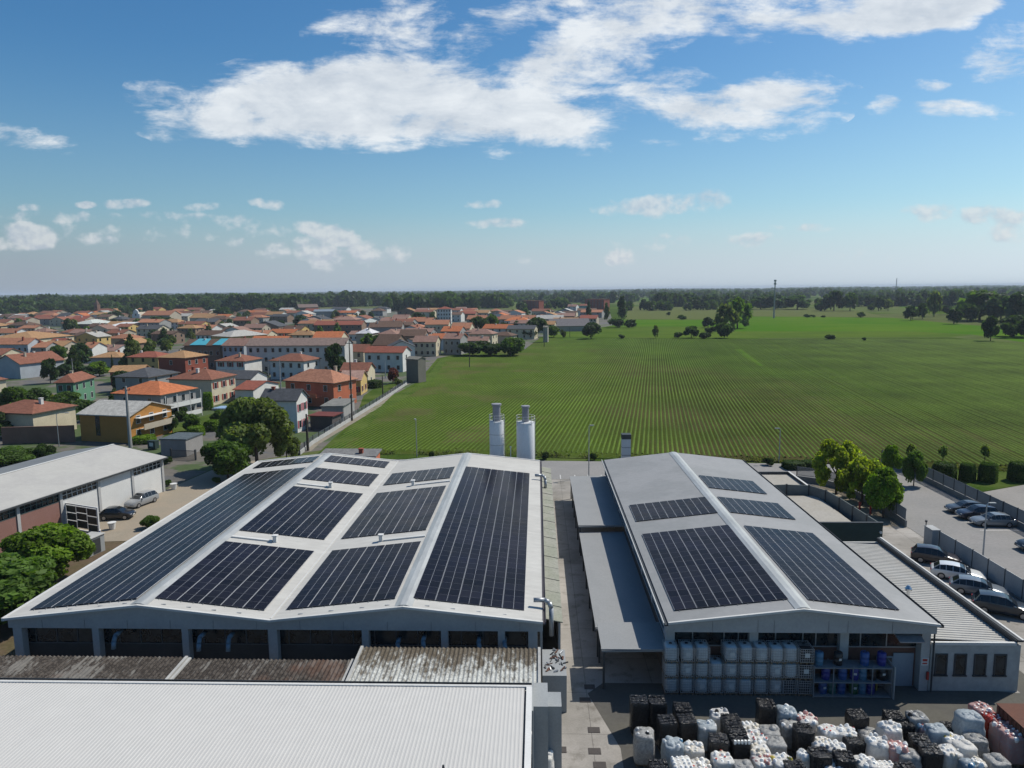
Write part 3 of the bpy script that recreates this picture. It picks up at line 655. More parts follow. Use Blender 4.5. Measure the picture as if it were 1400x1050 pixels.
def annexe2():
    t = thing('flat_annexe', 'low flat roofed annexe with grimy pale roof behind the dark green screen', 'annexe', (31.4, 81, 0))
    b = MB(); b.box(-4.2, 2.6, -8.2, 5.5, 0, 2.45); b.build('wall', mm['wall_concrete'], t)
    b = MB(); b.box(-4.2, 2.7, -8.2, 5.6, 2.451, 2.6); b.build('roof', mm['flat_roof_pale'], t)
    t = thing('flat_annexe', 'small flat roofed annexe at the far right corner of the grey hall', 'annexe', (30.6, 92.5, 0))
    b = MB(); b.box(-3.4, 3.2, -3.6, 3.2, 0, 2.8); b.build('wall', mm['wall_concrete'], t)
    b = MB(); b.box(-3.4, 3.2, -3.6, 3.2, 2.801, 2.9); b.build('roof', mm['flat_roof_pale'], t)
    b = MB(); b.box(3.2, 3.42, -3.7, 3.42, 2.6, 3.25); b.box(-3.4, 3.2, 3.2, 3.42, 2.6, 3.25); b.build('parapet', mm['dark_metal'], t)
    b = MB(); b.box(3.18, 3.44, -3.72, 3.44, 3.251, 3.28); b.build('coping', mm['trim_light'], t)
    t = thing('screen_wall', 'tall dark green screen wall between ribbed roof and grimy roof', 'wall', (31.5, 72.3, 0))
    b = MB(); b.box(-4.1, 3.8, -.1, .1, 0, 3.95); b.build('wall', mm['green_dark'], t)
    b = MB(); b.box(-4.1, 3.85, -.14, .14, 3.951, 4.02); b.build('coping', mm['dark_metal'], t)
    l = MB(); l.cyl((3.55, -.3, 3.0), (3.55, -.1, 3.0), .12); l.build('lamp', mm['white_paint'], t)
    # precast panel wall curving round the annexe
    t = thing('panel_wall', 'precast concrete panel wall with dark posts around the grimy flat roof', 'wall', (35, 80, 0))
    pts = [(27.5, 87.2), (30.8, 87.6), (33.4, 87.2), (34.6, 85.0), (34.9, 81.8), (35.05, 78.6), (35.15, 75.4), (35.25, 72.5)]
    for (x0, y0), (x1, y1) in zip(pts[:-1], pts[1:]):
        d = Vector((x1-x0, y1-y0, 0)); L_ = d.length; a = math.atan2(d.y, d.x)
        b = MB(); b.box(.08, L_-.08, -.05, .05, 0, 3.75); b.build('panel', M('wall_greenish', (.17, .19, .185), .9, .2, .5, .2, fine=.1), t, loc=(x0-35, y0-80, 0), rot=(0, 0, a))
        b = MB(); b.box(-.09, .09, -.11, .11, 0, 3.82); b.build('post', mm['dark_metal'], t, loc=(x0-35, y0-80, 0), rot=(0, 0, a))
annexe2()
# silos and the chimney tower behind the halls
def silo(x, y, r, ztop, stack, sr, lab, bands):
    t = thing('silo', lab, 'silo', (x, y, 0), group='silos behind the twin hall')
    b = MB(); prof = [(r*.5, 0.0), (r, 1.8), (r, ztop-.06), (r*.97, ztop), (r*.3, ztop+.08)]
    b.lathe(prof, 28)
    me = b.build('tank', M('silo_white', (.80, .81, .82), .45, .06, .4, .4, col2=(.72, .74, .76), stretch=(1, 1, .3)), t, smooth=True)
    for z in bands:
        k = MB(); k.lathe([(r+.003, z), (r+.03, z+.01), (r+.03, z+.07), (r+.003, z+.08)], 28); k.build('band', mm['galvanised'], t)
    k = MB(); k.cyl((0, 0, ztop-.1), (0, 0, stack-.25), sr, sr, 16); k.cyl((0, 0, stack-.25), (0, 0, stack-.05), sr*1.28, sr*1.28, 16); k.cyl((0, 0, stack-.05), (0, 0, stack), sr*1.1, sr*.4, 16)
    k.build('filter_stack', M('filter_grey', (.30, .30, .33), .5, .12, 1, .4), t)
    rl = MB(); n = 14
    for z in (ztop+.1, ztop+.5, ztop+.9):
        for i in range(n):
            a0, a1 = 2*math.pi*i/n, 2*math.pi*(i+1)/n
            rl.cyl((r*1.02*math.cos(a0), r*1.02*math.sin(a0), z), (r*1.02*math.cos(a1), r*1.02*math.sin(a1), z), .028, n=5)
    for i in range(0, n, 2):
        a0 = 2*math.pi*i/n; rl.cyl((r*1.02*math.cos(a0), r*1.02*math.sin(a0), ztop-.4), (r*1.02*math.cos(a0), r*1.02*math.sin(a0), ztop+.92), .03, n=5)
    rl.build('railing', mm['trim_light'], t)
    l = MB()
    for s in (-.2, .2): l.box(r+.08, r+.12, s-.02, s+.02, .3, ztop+.5)
    for i in range(int(ztop/.35)): l.box(r+.085, r+.115, -.18, .18, .4+i*.35, .43+i*.35)
    l.build('ladder', mm['galvanised'], t)
silo(-5.73, 99, 1.03, 9.75, 12.25, .55, 'slimmer white silo with two bands and a wide grey filter stack', (4.9, 6.4, 7.9))
silo(-1.68, 99, 1.28, 9.6, 11.95, .48, 'wider plain white silo with railing, nearer the alley', (1.8,))
t = thing('vent_pole', 'thin white vent pole between the two silos', 'pole', (-3.75, 97.5, 0)); b = MB(); b.cyl((0, 0, 0), (0, 0, 6.3), .06); b.build('pole', mm['white_paint'], t); b = MB(); b.cyl((0, 0, 6.3), (0, 0, 6.45), .12); b.build('cap', mm['white_paint'], t)
t = thing('chimney_tower', 'square pale panelled chimney with black top behind the grey hall', 'chimney', (12.3, 98.6, 0))
b = MB(); b.box(-.6, .6, -.6, .6, 0, 7.3); b.build('shaft', M('panel_pale', (.56, .58, .60), .5, .06), t)
for z in (3.9, 5.0, 6.1): b = MB(); b.box(-.62, .62, -.62, .62, z, z+.05); b.build('joint', mm['gutter_dark'], t)
b = MB(); b.box(-.64, .64, -.64, .64, 7.3, 7.95); b.build('louvre_top', mm['dark_metal'], t)
# ------------------------------------------------------------------ foreground roofs
t = thing('white_warehouse', 'wide white ribbed metal roof of the nearest warehouse at bottom left', 'warehouse', (-30, 28, 0))
b = MB(); ribs(b, 'y', -40, 29.3, -14, 9.5, 6.5, 6.0, .2, .011)
b.build('roof', M('white_ribbed', (.61, .595, .565), .5, .05, .2, .4, col2=(.575, .562, .535), fine=.03, fs=1), t)
b = MB(); b.box(-40, 29.6, 9.42, 9.6, 5.86, 6.07, 0); b.box(-40, 29.6, 9.601, 9.9, 5.80, 5.9, 1); b.box(-40, 29.6, 9.9, 9.95, 5.80, 6.0, 1); b.build('gutter', [mm['trim_light'], mm['dark_metal']], t)
b = MB(); b.hexa([(29.31, -14, 6.35), (29.62, -14, 6.35), (29.62, 9.41, 5.85), (29.31, 9.41, 5.85), (29.31, -14, 6.58), (29.62, -14, 6.58), (29.62, 9.41, 6.08), (29.31, 9.41, 6.08)]); b.build('verge_trim', mm['white_paint'], t)
b = MB(); b.box(-40, 29.3, 9.1, 9.4, 0, 5.8); b.box(29.0, 29.3, -14, 9.1, 0, 5.8); b.build('wall', M('clad_grey', (.33, .35, .36), .6, .1, .5), t)
b = MB()
for y in (2.2, -.9, -4.2): b.cyl((25.6, y, 6.1-(y-9.5)*.0213), (25.6, y, 6.26-(y-9.5)*.0213), .07, .05)
b.build('roof_anchor', mm['dark_metal'], t)
b = MB(); b.box(29.7, 30.5, 8.6, 11.0, 0, 5.4, 0); b.box(29.62, 29.7, 7.4, 11.2, 0, 5.9, 0); b.box(30.5, 31.3, 10.4, 11.9, 0, 4.3, 0); b.build('side_cladding', mm['clad_grey'], t)
def m_old():
    m, q, b, out = base('old_fibre_cement'); p = coords(q, 'World')
    n = q.noise(p, .35, 6, .65); n2 = q.noise(q.vec(p, scale=(2.6, .5, 1)), 1.2, 5, .7); n3 = q.noise(p, 5, 4, .65)
    c = q.mix(q.mr(n3, .42, .6, 0, 1, True), (.032, .028, .025), (.075, .066, .058))
    pk = q.mr(q.m('ADD', n2, q.m('MULTIPLY', q.m('SUBTRACT', n, .5), 1.2)), .52, .66, 0, 1, True)
    c = q.mix(q.m('MULTIPLY', pk, .45), c, (.24, .235, .22))
    c = q.mix(q.mr(q.noise(p, .22, 3), .6, .7, 0, .6, True), c, (.10, .06, .045))
    q.link(c, b.inputs['Base Color']); b.inputs['Roughness'].default_value = .95; b.inputs['Specular IOR Level'].default_value = .1
    m, q, b, out = base('old_fibre_grey'); p = coords(q, 'World')
    n2 = q.noise(q.vec(p, scale=(2.2, .8, 1)), 1.1, 6, .75); n3 = q.noise(p, 7, 3, .6)
    sy = q.add('ShaderNodeSeparateXYZ'); q.link(p, sy.inputs[0])
    c = q.mix(q.mr(q.m('ADD', n2, q.mr(sy.outputs[1], 41, 45.4, .16, -.16)), .40, .62, 0, 1, True), (.10, .085, .065), (.42, .43, .41))
    f = q.mr(n3, .3, .7, .6, 1.3); c = q.mix(1, c, q.xyz(f, f, f), 'MULTIPLY')
    q.link(c, b.inputs['Base Color']); b.inputs['Roughness'].default_value = .95; b.inputs['Specular IOR Level'].default_value = .1
m_old()
def corr(b, x0, x1, y0, y1, z0, z1, pitch, h):
    n = int((x1-x0)/pitch*6); k = len(b.v)
    for i in range(n+1):
        x = x0+(x1-x0)*i/n; dz = h*math.cos(2*math.pi*(x-x0)/pitch)
        b.v += [(x, y0, z0+dz), (x, y1, z1+dz)]
        if i: b.f.append((k+2*i-2, k+2*i, k+2*i+1, k+2*i-1)); b.mi.append(0)
def old_shed(lab, x0, x1, y0, y1, z0, z1, mat):
    t = thing('old_shed', lab, 'shed', ((x0+x1)/2, (y0+y1)/2, 0)); cx, cy = (x0+x1)/2, (y0+y1)/2
    b = MB(); corr(b, x0-cx, x1-cx, y0-cy, y1-cy, z0, z1, .29, .045); b.build('roof', mat, t, smooth=True)
    b = MB(); b.box(x0-cx+.1, x1-cx-.1, y0-cy+.2, y1-cy-.3, 0, min(z0, z1)-.12); b.build('wall', mm['wall_concrete'], t)
    b = MB(); b.hexa([(x0-cx-.08, y0-cy, z0-.08), (x0-cx+.1, y0-cy, z0-.08), (x0-cx+.1, y1-cy, z1-.08), (x0-cx-.08, y1-cy, z1-.08), (x0-cx-.08, y0-cy, z0+.09), (x0-cx+.1, y0-cy, z0+.09), (x0-cx+.1, y1-cy, z1+.09), (x0-cx-.08, y1-cy, z1+.09)])
    b.hexa([(x1-cx-.1, y0-cy, z0-.08), (x1-cx+.08, y0-cy, z0-.08), (x1-cx+.08, y1-cy, z1-.08), (x1-cx-.1, y1-cy, z1-.08), (x1-cx-.1, y0-cy, z0+.09), (x1-cx+.08, y0-cy, z0+.09), (x1-cx+.08, y1-cy, z1+.09), (x1-cx-.1, y1-cy, z1+.09)])
    b.build('verge_trim', mm['stucco'], t)
    return t
old_shed('low old shed with brown rusty flaking corrugated roof at far left', -60, -23.6, 38.2, 44.6, 3.5, 3.75, mm['old_fibre_cement'])
old_shed('low old shed with brown flaking corrugated roof beside the white flaked one', -23.3, -12.3, 38.2, 44.4, 3.5, 3.75, mm['old_fibre_cement'])
old_shed('slightly higher old shed with white flaked grey corrugated roof', -11.9, .05, 40.6, 45.3, 3.95, 4.2, mm['old_fibre_grey'])
t = thing('junk_trailer', 'grey open box of scrap metal and pipes against the twin hall corner', 'scrap box', (1.0, 46.6, 0))
b = MB(); b.box(-.75, .85, -1.9, 1.6, 0, 2.6); b.build('box', mm['clad_grey'], t)
b = MB()
for i in range(26):
    x, y = rnd.uniform(-.6, .7), rnd.uniform(-1.7, 1.4); a = rnd.uniform(0, 3); l = rnd.uniform(.2, .45)
    b.cyl((x, y, 2.62), (x+l*math.cos(a), y+l*math.sin(a), 2.62+rnd.uniform(.02, .2)), rnd.uniform(.03, .07), n=6, mi=rnd.randrange(3))
b.build('scrap', [mm['galvanised'], mm['brick_red'], mm['dark_metal']], t)
# ------------------------------------------------------------------ stacked liquid containers
M('tank_plastic', (.78, .82, .82), .4, .12, 1.5, .4, kind='Object', fine=.1, fs=4); M('tank_black', (.03, .03, .032), .5, .1, 1, .4); M('cage_steel', (.58, .60, .61), .4, .1, 2, .5, metal=.4)
M('pallet_wood', (.22, .16, .10), .9, .2, 3); M('label_white', (.65, .65, .62), .6, .05); M('cap_dark', (.06, .06, .06), .5)
def superbox(w, d, h, z0, n=24, e=5.0, rings=((0, .86), (.04, .97), (.12, 1), (.88, 1), (.96, .97), (1, .86)), fn=None):
    V = []; Q = []
    for t, s in rings:
        for i in range(n):
            a = 2*math.pi*(i+.5)/n; c, s_ = math.cos(a), math.sin(a); r = (abs(c)**e+abs(s_)**e)**(-1/e)
            p = [w/2*s*r*c, d/2*s*r*s_, z0+h*t]
            V.append(fn(*p, t) if fn else p)
    k = len(rings)
    for j in range(k-1):
        for i in range(n): Q.append((j*n+i, j*n+(i+1) % n, (j+1)*n+(i+1) % n, (j+1)*n+i))
    return V, Q, n, k
def superbox_mb(*a, **kw):
    V, Q, n, k = superbox(*a, **kw); b = MB(); b.v = [tuple(v) for v in V]; b.f = list(Q); b.mi = [0]*len(Q)
    b.f.append(tuple(range(n))[::-1]); b.f.append(tuple((k-1)*n+i for i in range(n))); b.mi += [0, 0]
    return b
def ibc_parts(tank_mat):
    tank = superbox_mb(.88, 1.1, .93, .16).mesh('tank', tank_mat, True)
    c = MB(); r = .013
    for z in (.18, .36, .55, .74, .93, 1.10):
        c.box(-.5, .5, -.6-r, -.6+r, z-r, z+r); c.box(-.5, .5, .6-r, .6+r, z-r, z+r); c.box(-.5-r, -.5+r, -.6, .6, z-r, z+r); c.box(.5-r, .5+r, -.6, .6, z-r, z+r)
    for i in range(7):
        x = -.5+i/6; c.box(x-r, x+r, -.6-r*1.4, -.6, .15, 1.12); c.box(x-r, x+r, .6, .6+r*1.4, .15, 1.12)
        y = -.6+i*1.2/6; c.box(-.5-r*1.4, -.5, y-r, y+r, .15, 1.12); c.box(.5, .5+r*1.4, y-r, y+r, .15, 1.12)
    c.box(-.5, .5, -.06, -.03, 1.125, 1.14); c.box(-.5, .5, .2, .23, 1.125, 1.14)
    cage = c.mesh('cage', mm['cage_steel'])
    p = MB()
    for x in (-.44, 0, .44): p.box(x-.06, x+.06, -.6, .6, 0, .1)
    p.box(-.5, .5, -.6, .6, .101, .145); pal = p.mesh('pallet', mm['pallet_wood'])
    k = MB(); k.cyl((0, .1, 1.11), (0, .1, 1.16), .12, n=14); cap = k.mesh('cap', mm['cap_dark'])
    l = MB(); l.box(-.18, .2, -.63, -.622, .5, .82); pl = l.mesh('label_plate', mm['label_white'])
    return [('tank', tank), ('cage', cage), ('pallet', pal), ('cap', cap), ('label_plate', pl)]
IB = {'w': ibc_parts(mm['tank_plastic']), 'k': ibc_parts(mm['tank_black'])}
def xa(px, py, y): d = ray(px, py); return d.x*y/d.y
ords = ['first', 'second', 'third', 'fourth', 'fifth', 'sixth', 'seventh', 'eighth', 'ninth', 'tenth']
for ci, px in enumerate((918, 939.4, 960, 979.6, 999.6, 1020, 1041, 1061.4, 1081, 1101)):
    x = xa(px, 945, 46.95)
    for lv in range(2 if ci == 3 else 3):
        kd = 'k' if (ci == 9 or (ci == 8 and lv == 0)) else 'w'
        l = ('black ' if kd == 'k' else 'whitish ')+'caged liquid container, '+('bottom' if lv == 0 else 'topmost' if lv == (1 if ci == 3 else 2) else 'middle one')+' of the '+ords[ci]+' stack from the canopy'
        t = thing('liquid_container', l, 'container', (x+rnd.uniform(-.02, .02), 47.55+rnd.uniform(-.05, .03), lv*1.165), rnd.uniform(-.02, .02), 'caged liquid containers stacked before the grey hall', scale=(.9, 1, 1))
        for nm, me in IB[kd]:
            if nm == 'label_plate' and (ci*7+lv*5) % 8 not in (1, 4, 6): continue
            obj(nm, me, t)
# drum rack
t = thing('drum_rack', 'grey steel rack with two decks of drums and a pale end panel', 'rack', (21.6, 47.3, 0)); x0, x1 = xa(1108, 945, 47.3)-21.6, xa(1213, 945, 47.3)-21.6
for i in range(5):
    x = x0+(x1-x0)*i/4
    for y in (-.5, .5):
        b = MB(); b.box(x-.03, x+.03, y-.03, y+.03, 0, 2.3); b.build('upright', M('rack_steel', (.22, .235, .25), .5, .15, 2), t)
for z in (.12, 1.15, 2.2):
    b = MB(); b.box(x0, x1, -.55, -.47, z-.08, z); b.box(x0, x1, .47, .55, z-.08, z); b.box(x0, x1, -.46, .46, z-.04, z-.005); b.build('deck', mm['rack_steel'], t)
b = MB(); b.box(x1+.08, x1+.14, -.7, .7, 0, 2.35); b.build('end_panel', mm['stucco'], t)
DR = {'blue': (.025, .09, .30), 'deep blue': (.02, .03, .25), 'pale blue': (.07, .20, .33), 'black': (.015, .015, .018), 'green': (.02, .12, .05), 'teal': (.03, .14, .13)}
def drum_mesh():
    b = MB(); b.lathe([(.27, 0), (.285, .03), (.285, .28), (.30, .30), (.30, .33), (.285, .35), (.285, .58), (.30, .60), (.30, .63), (.285, .65), (.285, .86), (.25, .91), (.20, .92)], 18)
    body = b.mesh('body', M('drum_plastic', (1, 1, 1), .4, .1, 2, .45, kind='Object', objcol=True), True)
    b = MB(); b.cyl((.12, 0, .921), (.12, 0, .95), .05, n=10); b.cyl((-.12, 0, .921), (-.12, 0, .95), .05, n=10); bung = b.mesh('bung', mm['cap_dark'])
    b = MB(); b.box(-.1, .1, -.294, -.2865, .4, .55); lb = b.mesh('label_plate', mm['label_white'])
    return body, bung, lb
DM = drum_mesh(); lvn = ['on the lower deck', 'on the middle deck', 'standing on top']
for lv, row in enumerate(([(1124, 'blue'), (1136, 'teal'), (1149, 'blue'), (1166, 'green'), (1177, 'pale blue'), (1189, 'deep blue')], [(1127, 'deep blue'), (1150, 'blue'), (1166, 'deep blue'), (1177, 'pale blue'), (1190, 'black'), (1204, 'black')], [(1117, 'pale blue'), (1143, 'black'), (1179, 'blue'), (1202, 'deep blue')])):
    for i, (px, c) in enumerate(row):
        t = thing('drum', f'{c} plastic drum {lvn[lv]} of the rack, {ords[i]} from the container stacks', 'drum', (xa(px, 945, 47.3), 47.25, (.12, 1.15, 2.2)[lv]), rnd.uniform(-.3, .3), 'plastic drums on the rack')
        obj('body', DM[0], t, color=DR[c]); obj('bung', DM[1], t)
        if (i+lv) % 3 == 0: obj('label_plate', DM[2], t)
# ------------------------------------------------------------------ wrapped bales in the yard
from mathutils import noise as mn
def m_film(name, col, rough, bump, col2=None):
    m, q, b, out = base(name); p = coords(q, 'Object')
    n = q.noise(p, 6, 5, .65, dist=.6)
    c = q.mix(q.mr(n, .35, .65, 0, 1), col, col2 or col)
    q.link(c, b.inputs['Base Color']); b.inputs['Roughness'].default_value = rough; b.inputs['Specular IOR Level'].default_value = .5 if col[0] > .1 else .3
    bp = q.add('ShaderNodeBump'); bp.inputs['Strength'].default_value = bump; bp.inputs['Distance'].default_value = .06
    q.link(q.noise(q.vec(p, scale=(1, 1, .6)), 9, 5, .65, dist=.8), bp.inputs['Height']); q.link(bp.outputs[0], b.inputs['Normal'])
    if col[0] > .1:                                        # thin film lets some of the sun through
        tr = q.add('ShaderNodeBsdfTranslucent'); q.link(c, tr.inputs[0]); mx = q.add('ShaderNodeMixShader'); mx.inputs[0].default_value = .42
        q.link(b.outputs[0], mx.inputs[1]); q.link(tr.outputs[0], mx.inputs[2]); q.link(mx.outputs[0], out.inputs[0])
    return m
FILM = {'black': m_film('film_black', (.009, .009, .010), .24, .7, (.022, .022, .024)), 'white': m_film('film_white', (.86, .84, .80), .4, .7, (.66, .65, .62)), 'silver': m_film('film_clear', (.56, .56, .54), .25, .9, (.30, .30, .30)),
        'pink': m_film('film_pink', (.62, .34, .31), .45, .5, (.55, .42, .40)), 'pale blue': m_film('film_pale_blue', (.55, .60, .63), .35, .7, (.36, .43, .48)), 'red': m_film('film_red', (.50, .05, .02), .45, .4, (.4, .03, .02))}
JUG = [M('jug_white', (.95, .95, .92), .4, .06, 3, .4), M('jug_cream', (.80, .73, .60), .5, .08, 3), M('jug_red', (.45, .05, .04), .5), M('jug_blue', (.12, .32, .50), .4), M('jug_grey', (.50, .51, .52), .5), M('jug_yellow', (.50, .40, .08), .5), M('jug_black', (.02, .02, .022), .35), M('jug_pink', (.60, .30, .27), .5)]
def bale(px, py, kd, h, lab, w=None, d=None, jugs='w', rz=None):
    p = at(px, py, h); s = rnd.random()*100; rz = rnd.uniform(-.12, .12) if rz is None else rz
    t = thing('wrapped_bale', lab, 'bale', (p.x, p.y, 0), rz, 'wrapped bales and stacks in the yard')
    boxy = kd == 'black'; w = w or (1.1 if boxy else 1.22); d = d or (1.08 if boxy else 1.18)
    def fn(x, y, z, tt):
        v = mn.noise_vector(Vector((x*1.6+s, y*1.6, z*1.3)))*(.05 if boxy else .07)
        v2 = mn.noise_vector(Vector((x*6+s, y*6, z*4)))*(.014 if boxy else .035)
        return (x+v.x+v2.x, y+v.y+v2.y, max(.0, z+(v.z+v2.z)*min(1, tt*2)))
    pal = MB()
    for x in (-.42, 0, .42): pal.box(x-.06, x+.06, -.5, .5, 0, .1)
    pal.box(-.54, .54, -.52, .52, .101, .14); pal.build('pallet', mm['pallet_wood'], t)
    rings = [(i/14, 1-(.05 if i in (0, 14) else 0)) for i in range(15)]+[(1.003, .8), (1.005, .45)] if boxy else [(0, .9), (.04, .98)]+[(.08+i*.06, 1-.006*i*(i > 9)) for i in range(14)]+[(.93, .93), (.98, .8), (1.0, .4)]
    b = superbox_mb(w, d, h-.15, .142, n=32, e=9 if boxy else 5.5, rings=rings, fn=fn)
    b.build('film', FILM[kd], t, smooth=not boxy)
    c = MB(); r2 = random.Random(int(s*1000))
    if boxy:
        for i in range(4):
            for j in range(4):
                x, y = (-.36+i*.24)*w+r2.uniform(-.02, .02), (-.36+j*.24)*d+r2.uniform(-.02, .02); hh = r2.uniform(.01, .07)
                c.hexa([(x-.11, y-.11, h-.03), (x+.11, y-.11, h-.03), (x+.11, y+.11, h-.03), (x-.11, y+.11, h-.03), (x-.09, y-.09, h+hh), (x+.09, y-.09, h+hh*r2.uniform(.5, 1.3)), (x+.09, y+.09, h+hh), (x-.09, y+.09, h+hh*r2.uniform(.5, 1.3))])
        c.build('top_film', FILM['black'], t)
        if 'j' in jugs:
            c = MB()
            for i in range(5): c.cyl((-.44+i*.2, -.45, h-.02), (-.44+i*.2, -.45, h+.2), .085, .07, 10, 0)
            c.build('jug_row', JUG, t, smooth=False)
        return
    pal_ = {'w': (0, 0, 0, 0, 4), 'c': (1, 0, 0, 1), 'r': (0, 0, 0, 0, 0, 0, 1), 'b': (0, 0, 3, 0, 3), 'y': (0, 0, 5, 0), 'g': (0, 0, 0), 'p': (7, 7, 0, 7), 's': (4, 0, 6, 0), 'R': (2, 2, 2), 'd': (0, 6, 4)}[jugs]
    if kd in ('silver', 'pale blue') or (jugs == 'w' and kd == 'white' and r2.random() < .55):                # closed sacks: a few big soft bulges under the film
        for i in range(r2.randint(3, 5)):
            x, y = r2.uniform(-.26, .26)*w, r2.uniform(-.26, .26)*d; rr = r2.uniform(.2, .32)
            V, Q, nn, kk = superbox(rr*2, rr*2*r2.uniform(.7, 1.2), rr*1.5, h-.12-rr*.75, n=14, e=2.2, rings=((0, .5), (.12, .8), (.35, 1), (.6, .95), (.82, .7), (.95, .4), (1, .1)), fn=lambda a_, b_, c_, t_: tuple(Vector((a_+x, b_+y, c_))+mn.noise_vector(Vector((a_*5+s, b_*5, c_*5+i)))*.07))
            k0 = len(c.v); c.v += [tuple(v) for v in V]; c.f += [tuple(k0+q_ for q_ in f) for f in Q]; c.mi += [0]*len(Q)
        c.build('sack_top', FILM[kd], t, smooth=True)
        if jugs not in ('b', 'y', 'd'): return
        c = MB()
    n = 4
    for i in range(n):
        for j in range(n):
            if kd in ('silver', 'pale blue') and r2.random() < .6: continue
            if abs(i-1.5)+abs(j-1.5) > 2.6 and jugs != 'g': continue
            x, y = (-.375+i*.25)*w*.92, (-.375+j*.25)*d*.92
            x += r2.uniform(-.05, .05)*(jugs != 'g'); y += r2.uniform(-.05, .05)*(jugs != 'g')
            rr = r2.uniform(.11, .17); mi = r2.choice(pal_); z0 = h-.22; z1 = h+r2.uniform(-.03, .12)*(1 if jugs != 'g' else .3)
            tx, ty = r2.uniform(-.1, .1), r2.uniform(-.1, .1)
            if jugs == 'g': tx = ty = 0
            c.cyl((x, y, z0), (x+tx*.7, y+ty*.7, z0+(z1-z0)*.7), rr, rr*.98, 9, mi); c.cyl((x+tx*.7, y+ty*.7, z0+(z1-z0)*.7), (x+tx, y+ty, z1), rr*.98, rr*.6, 9, mi); c.cyl((x+tx, y+ty, z1), (x+tx*1.1, y+ty*1.1, z1+.035), rr*.45, rr*.38, 7, r2.choice((0, 0, 0, 2) if jugs == 'r' else (0, 0, 0, mi, mi, 4)) if jugs != 'g' else 0)
    c.build('bottle_top', JUG, t)
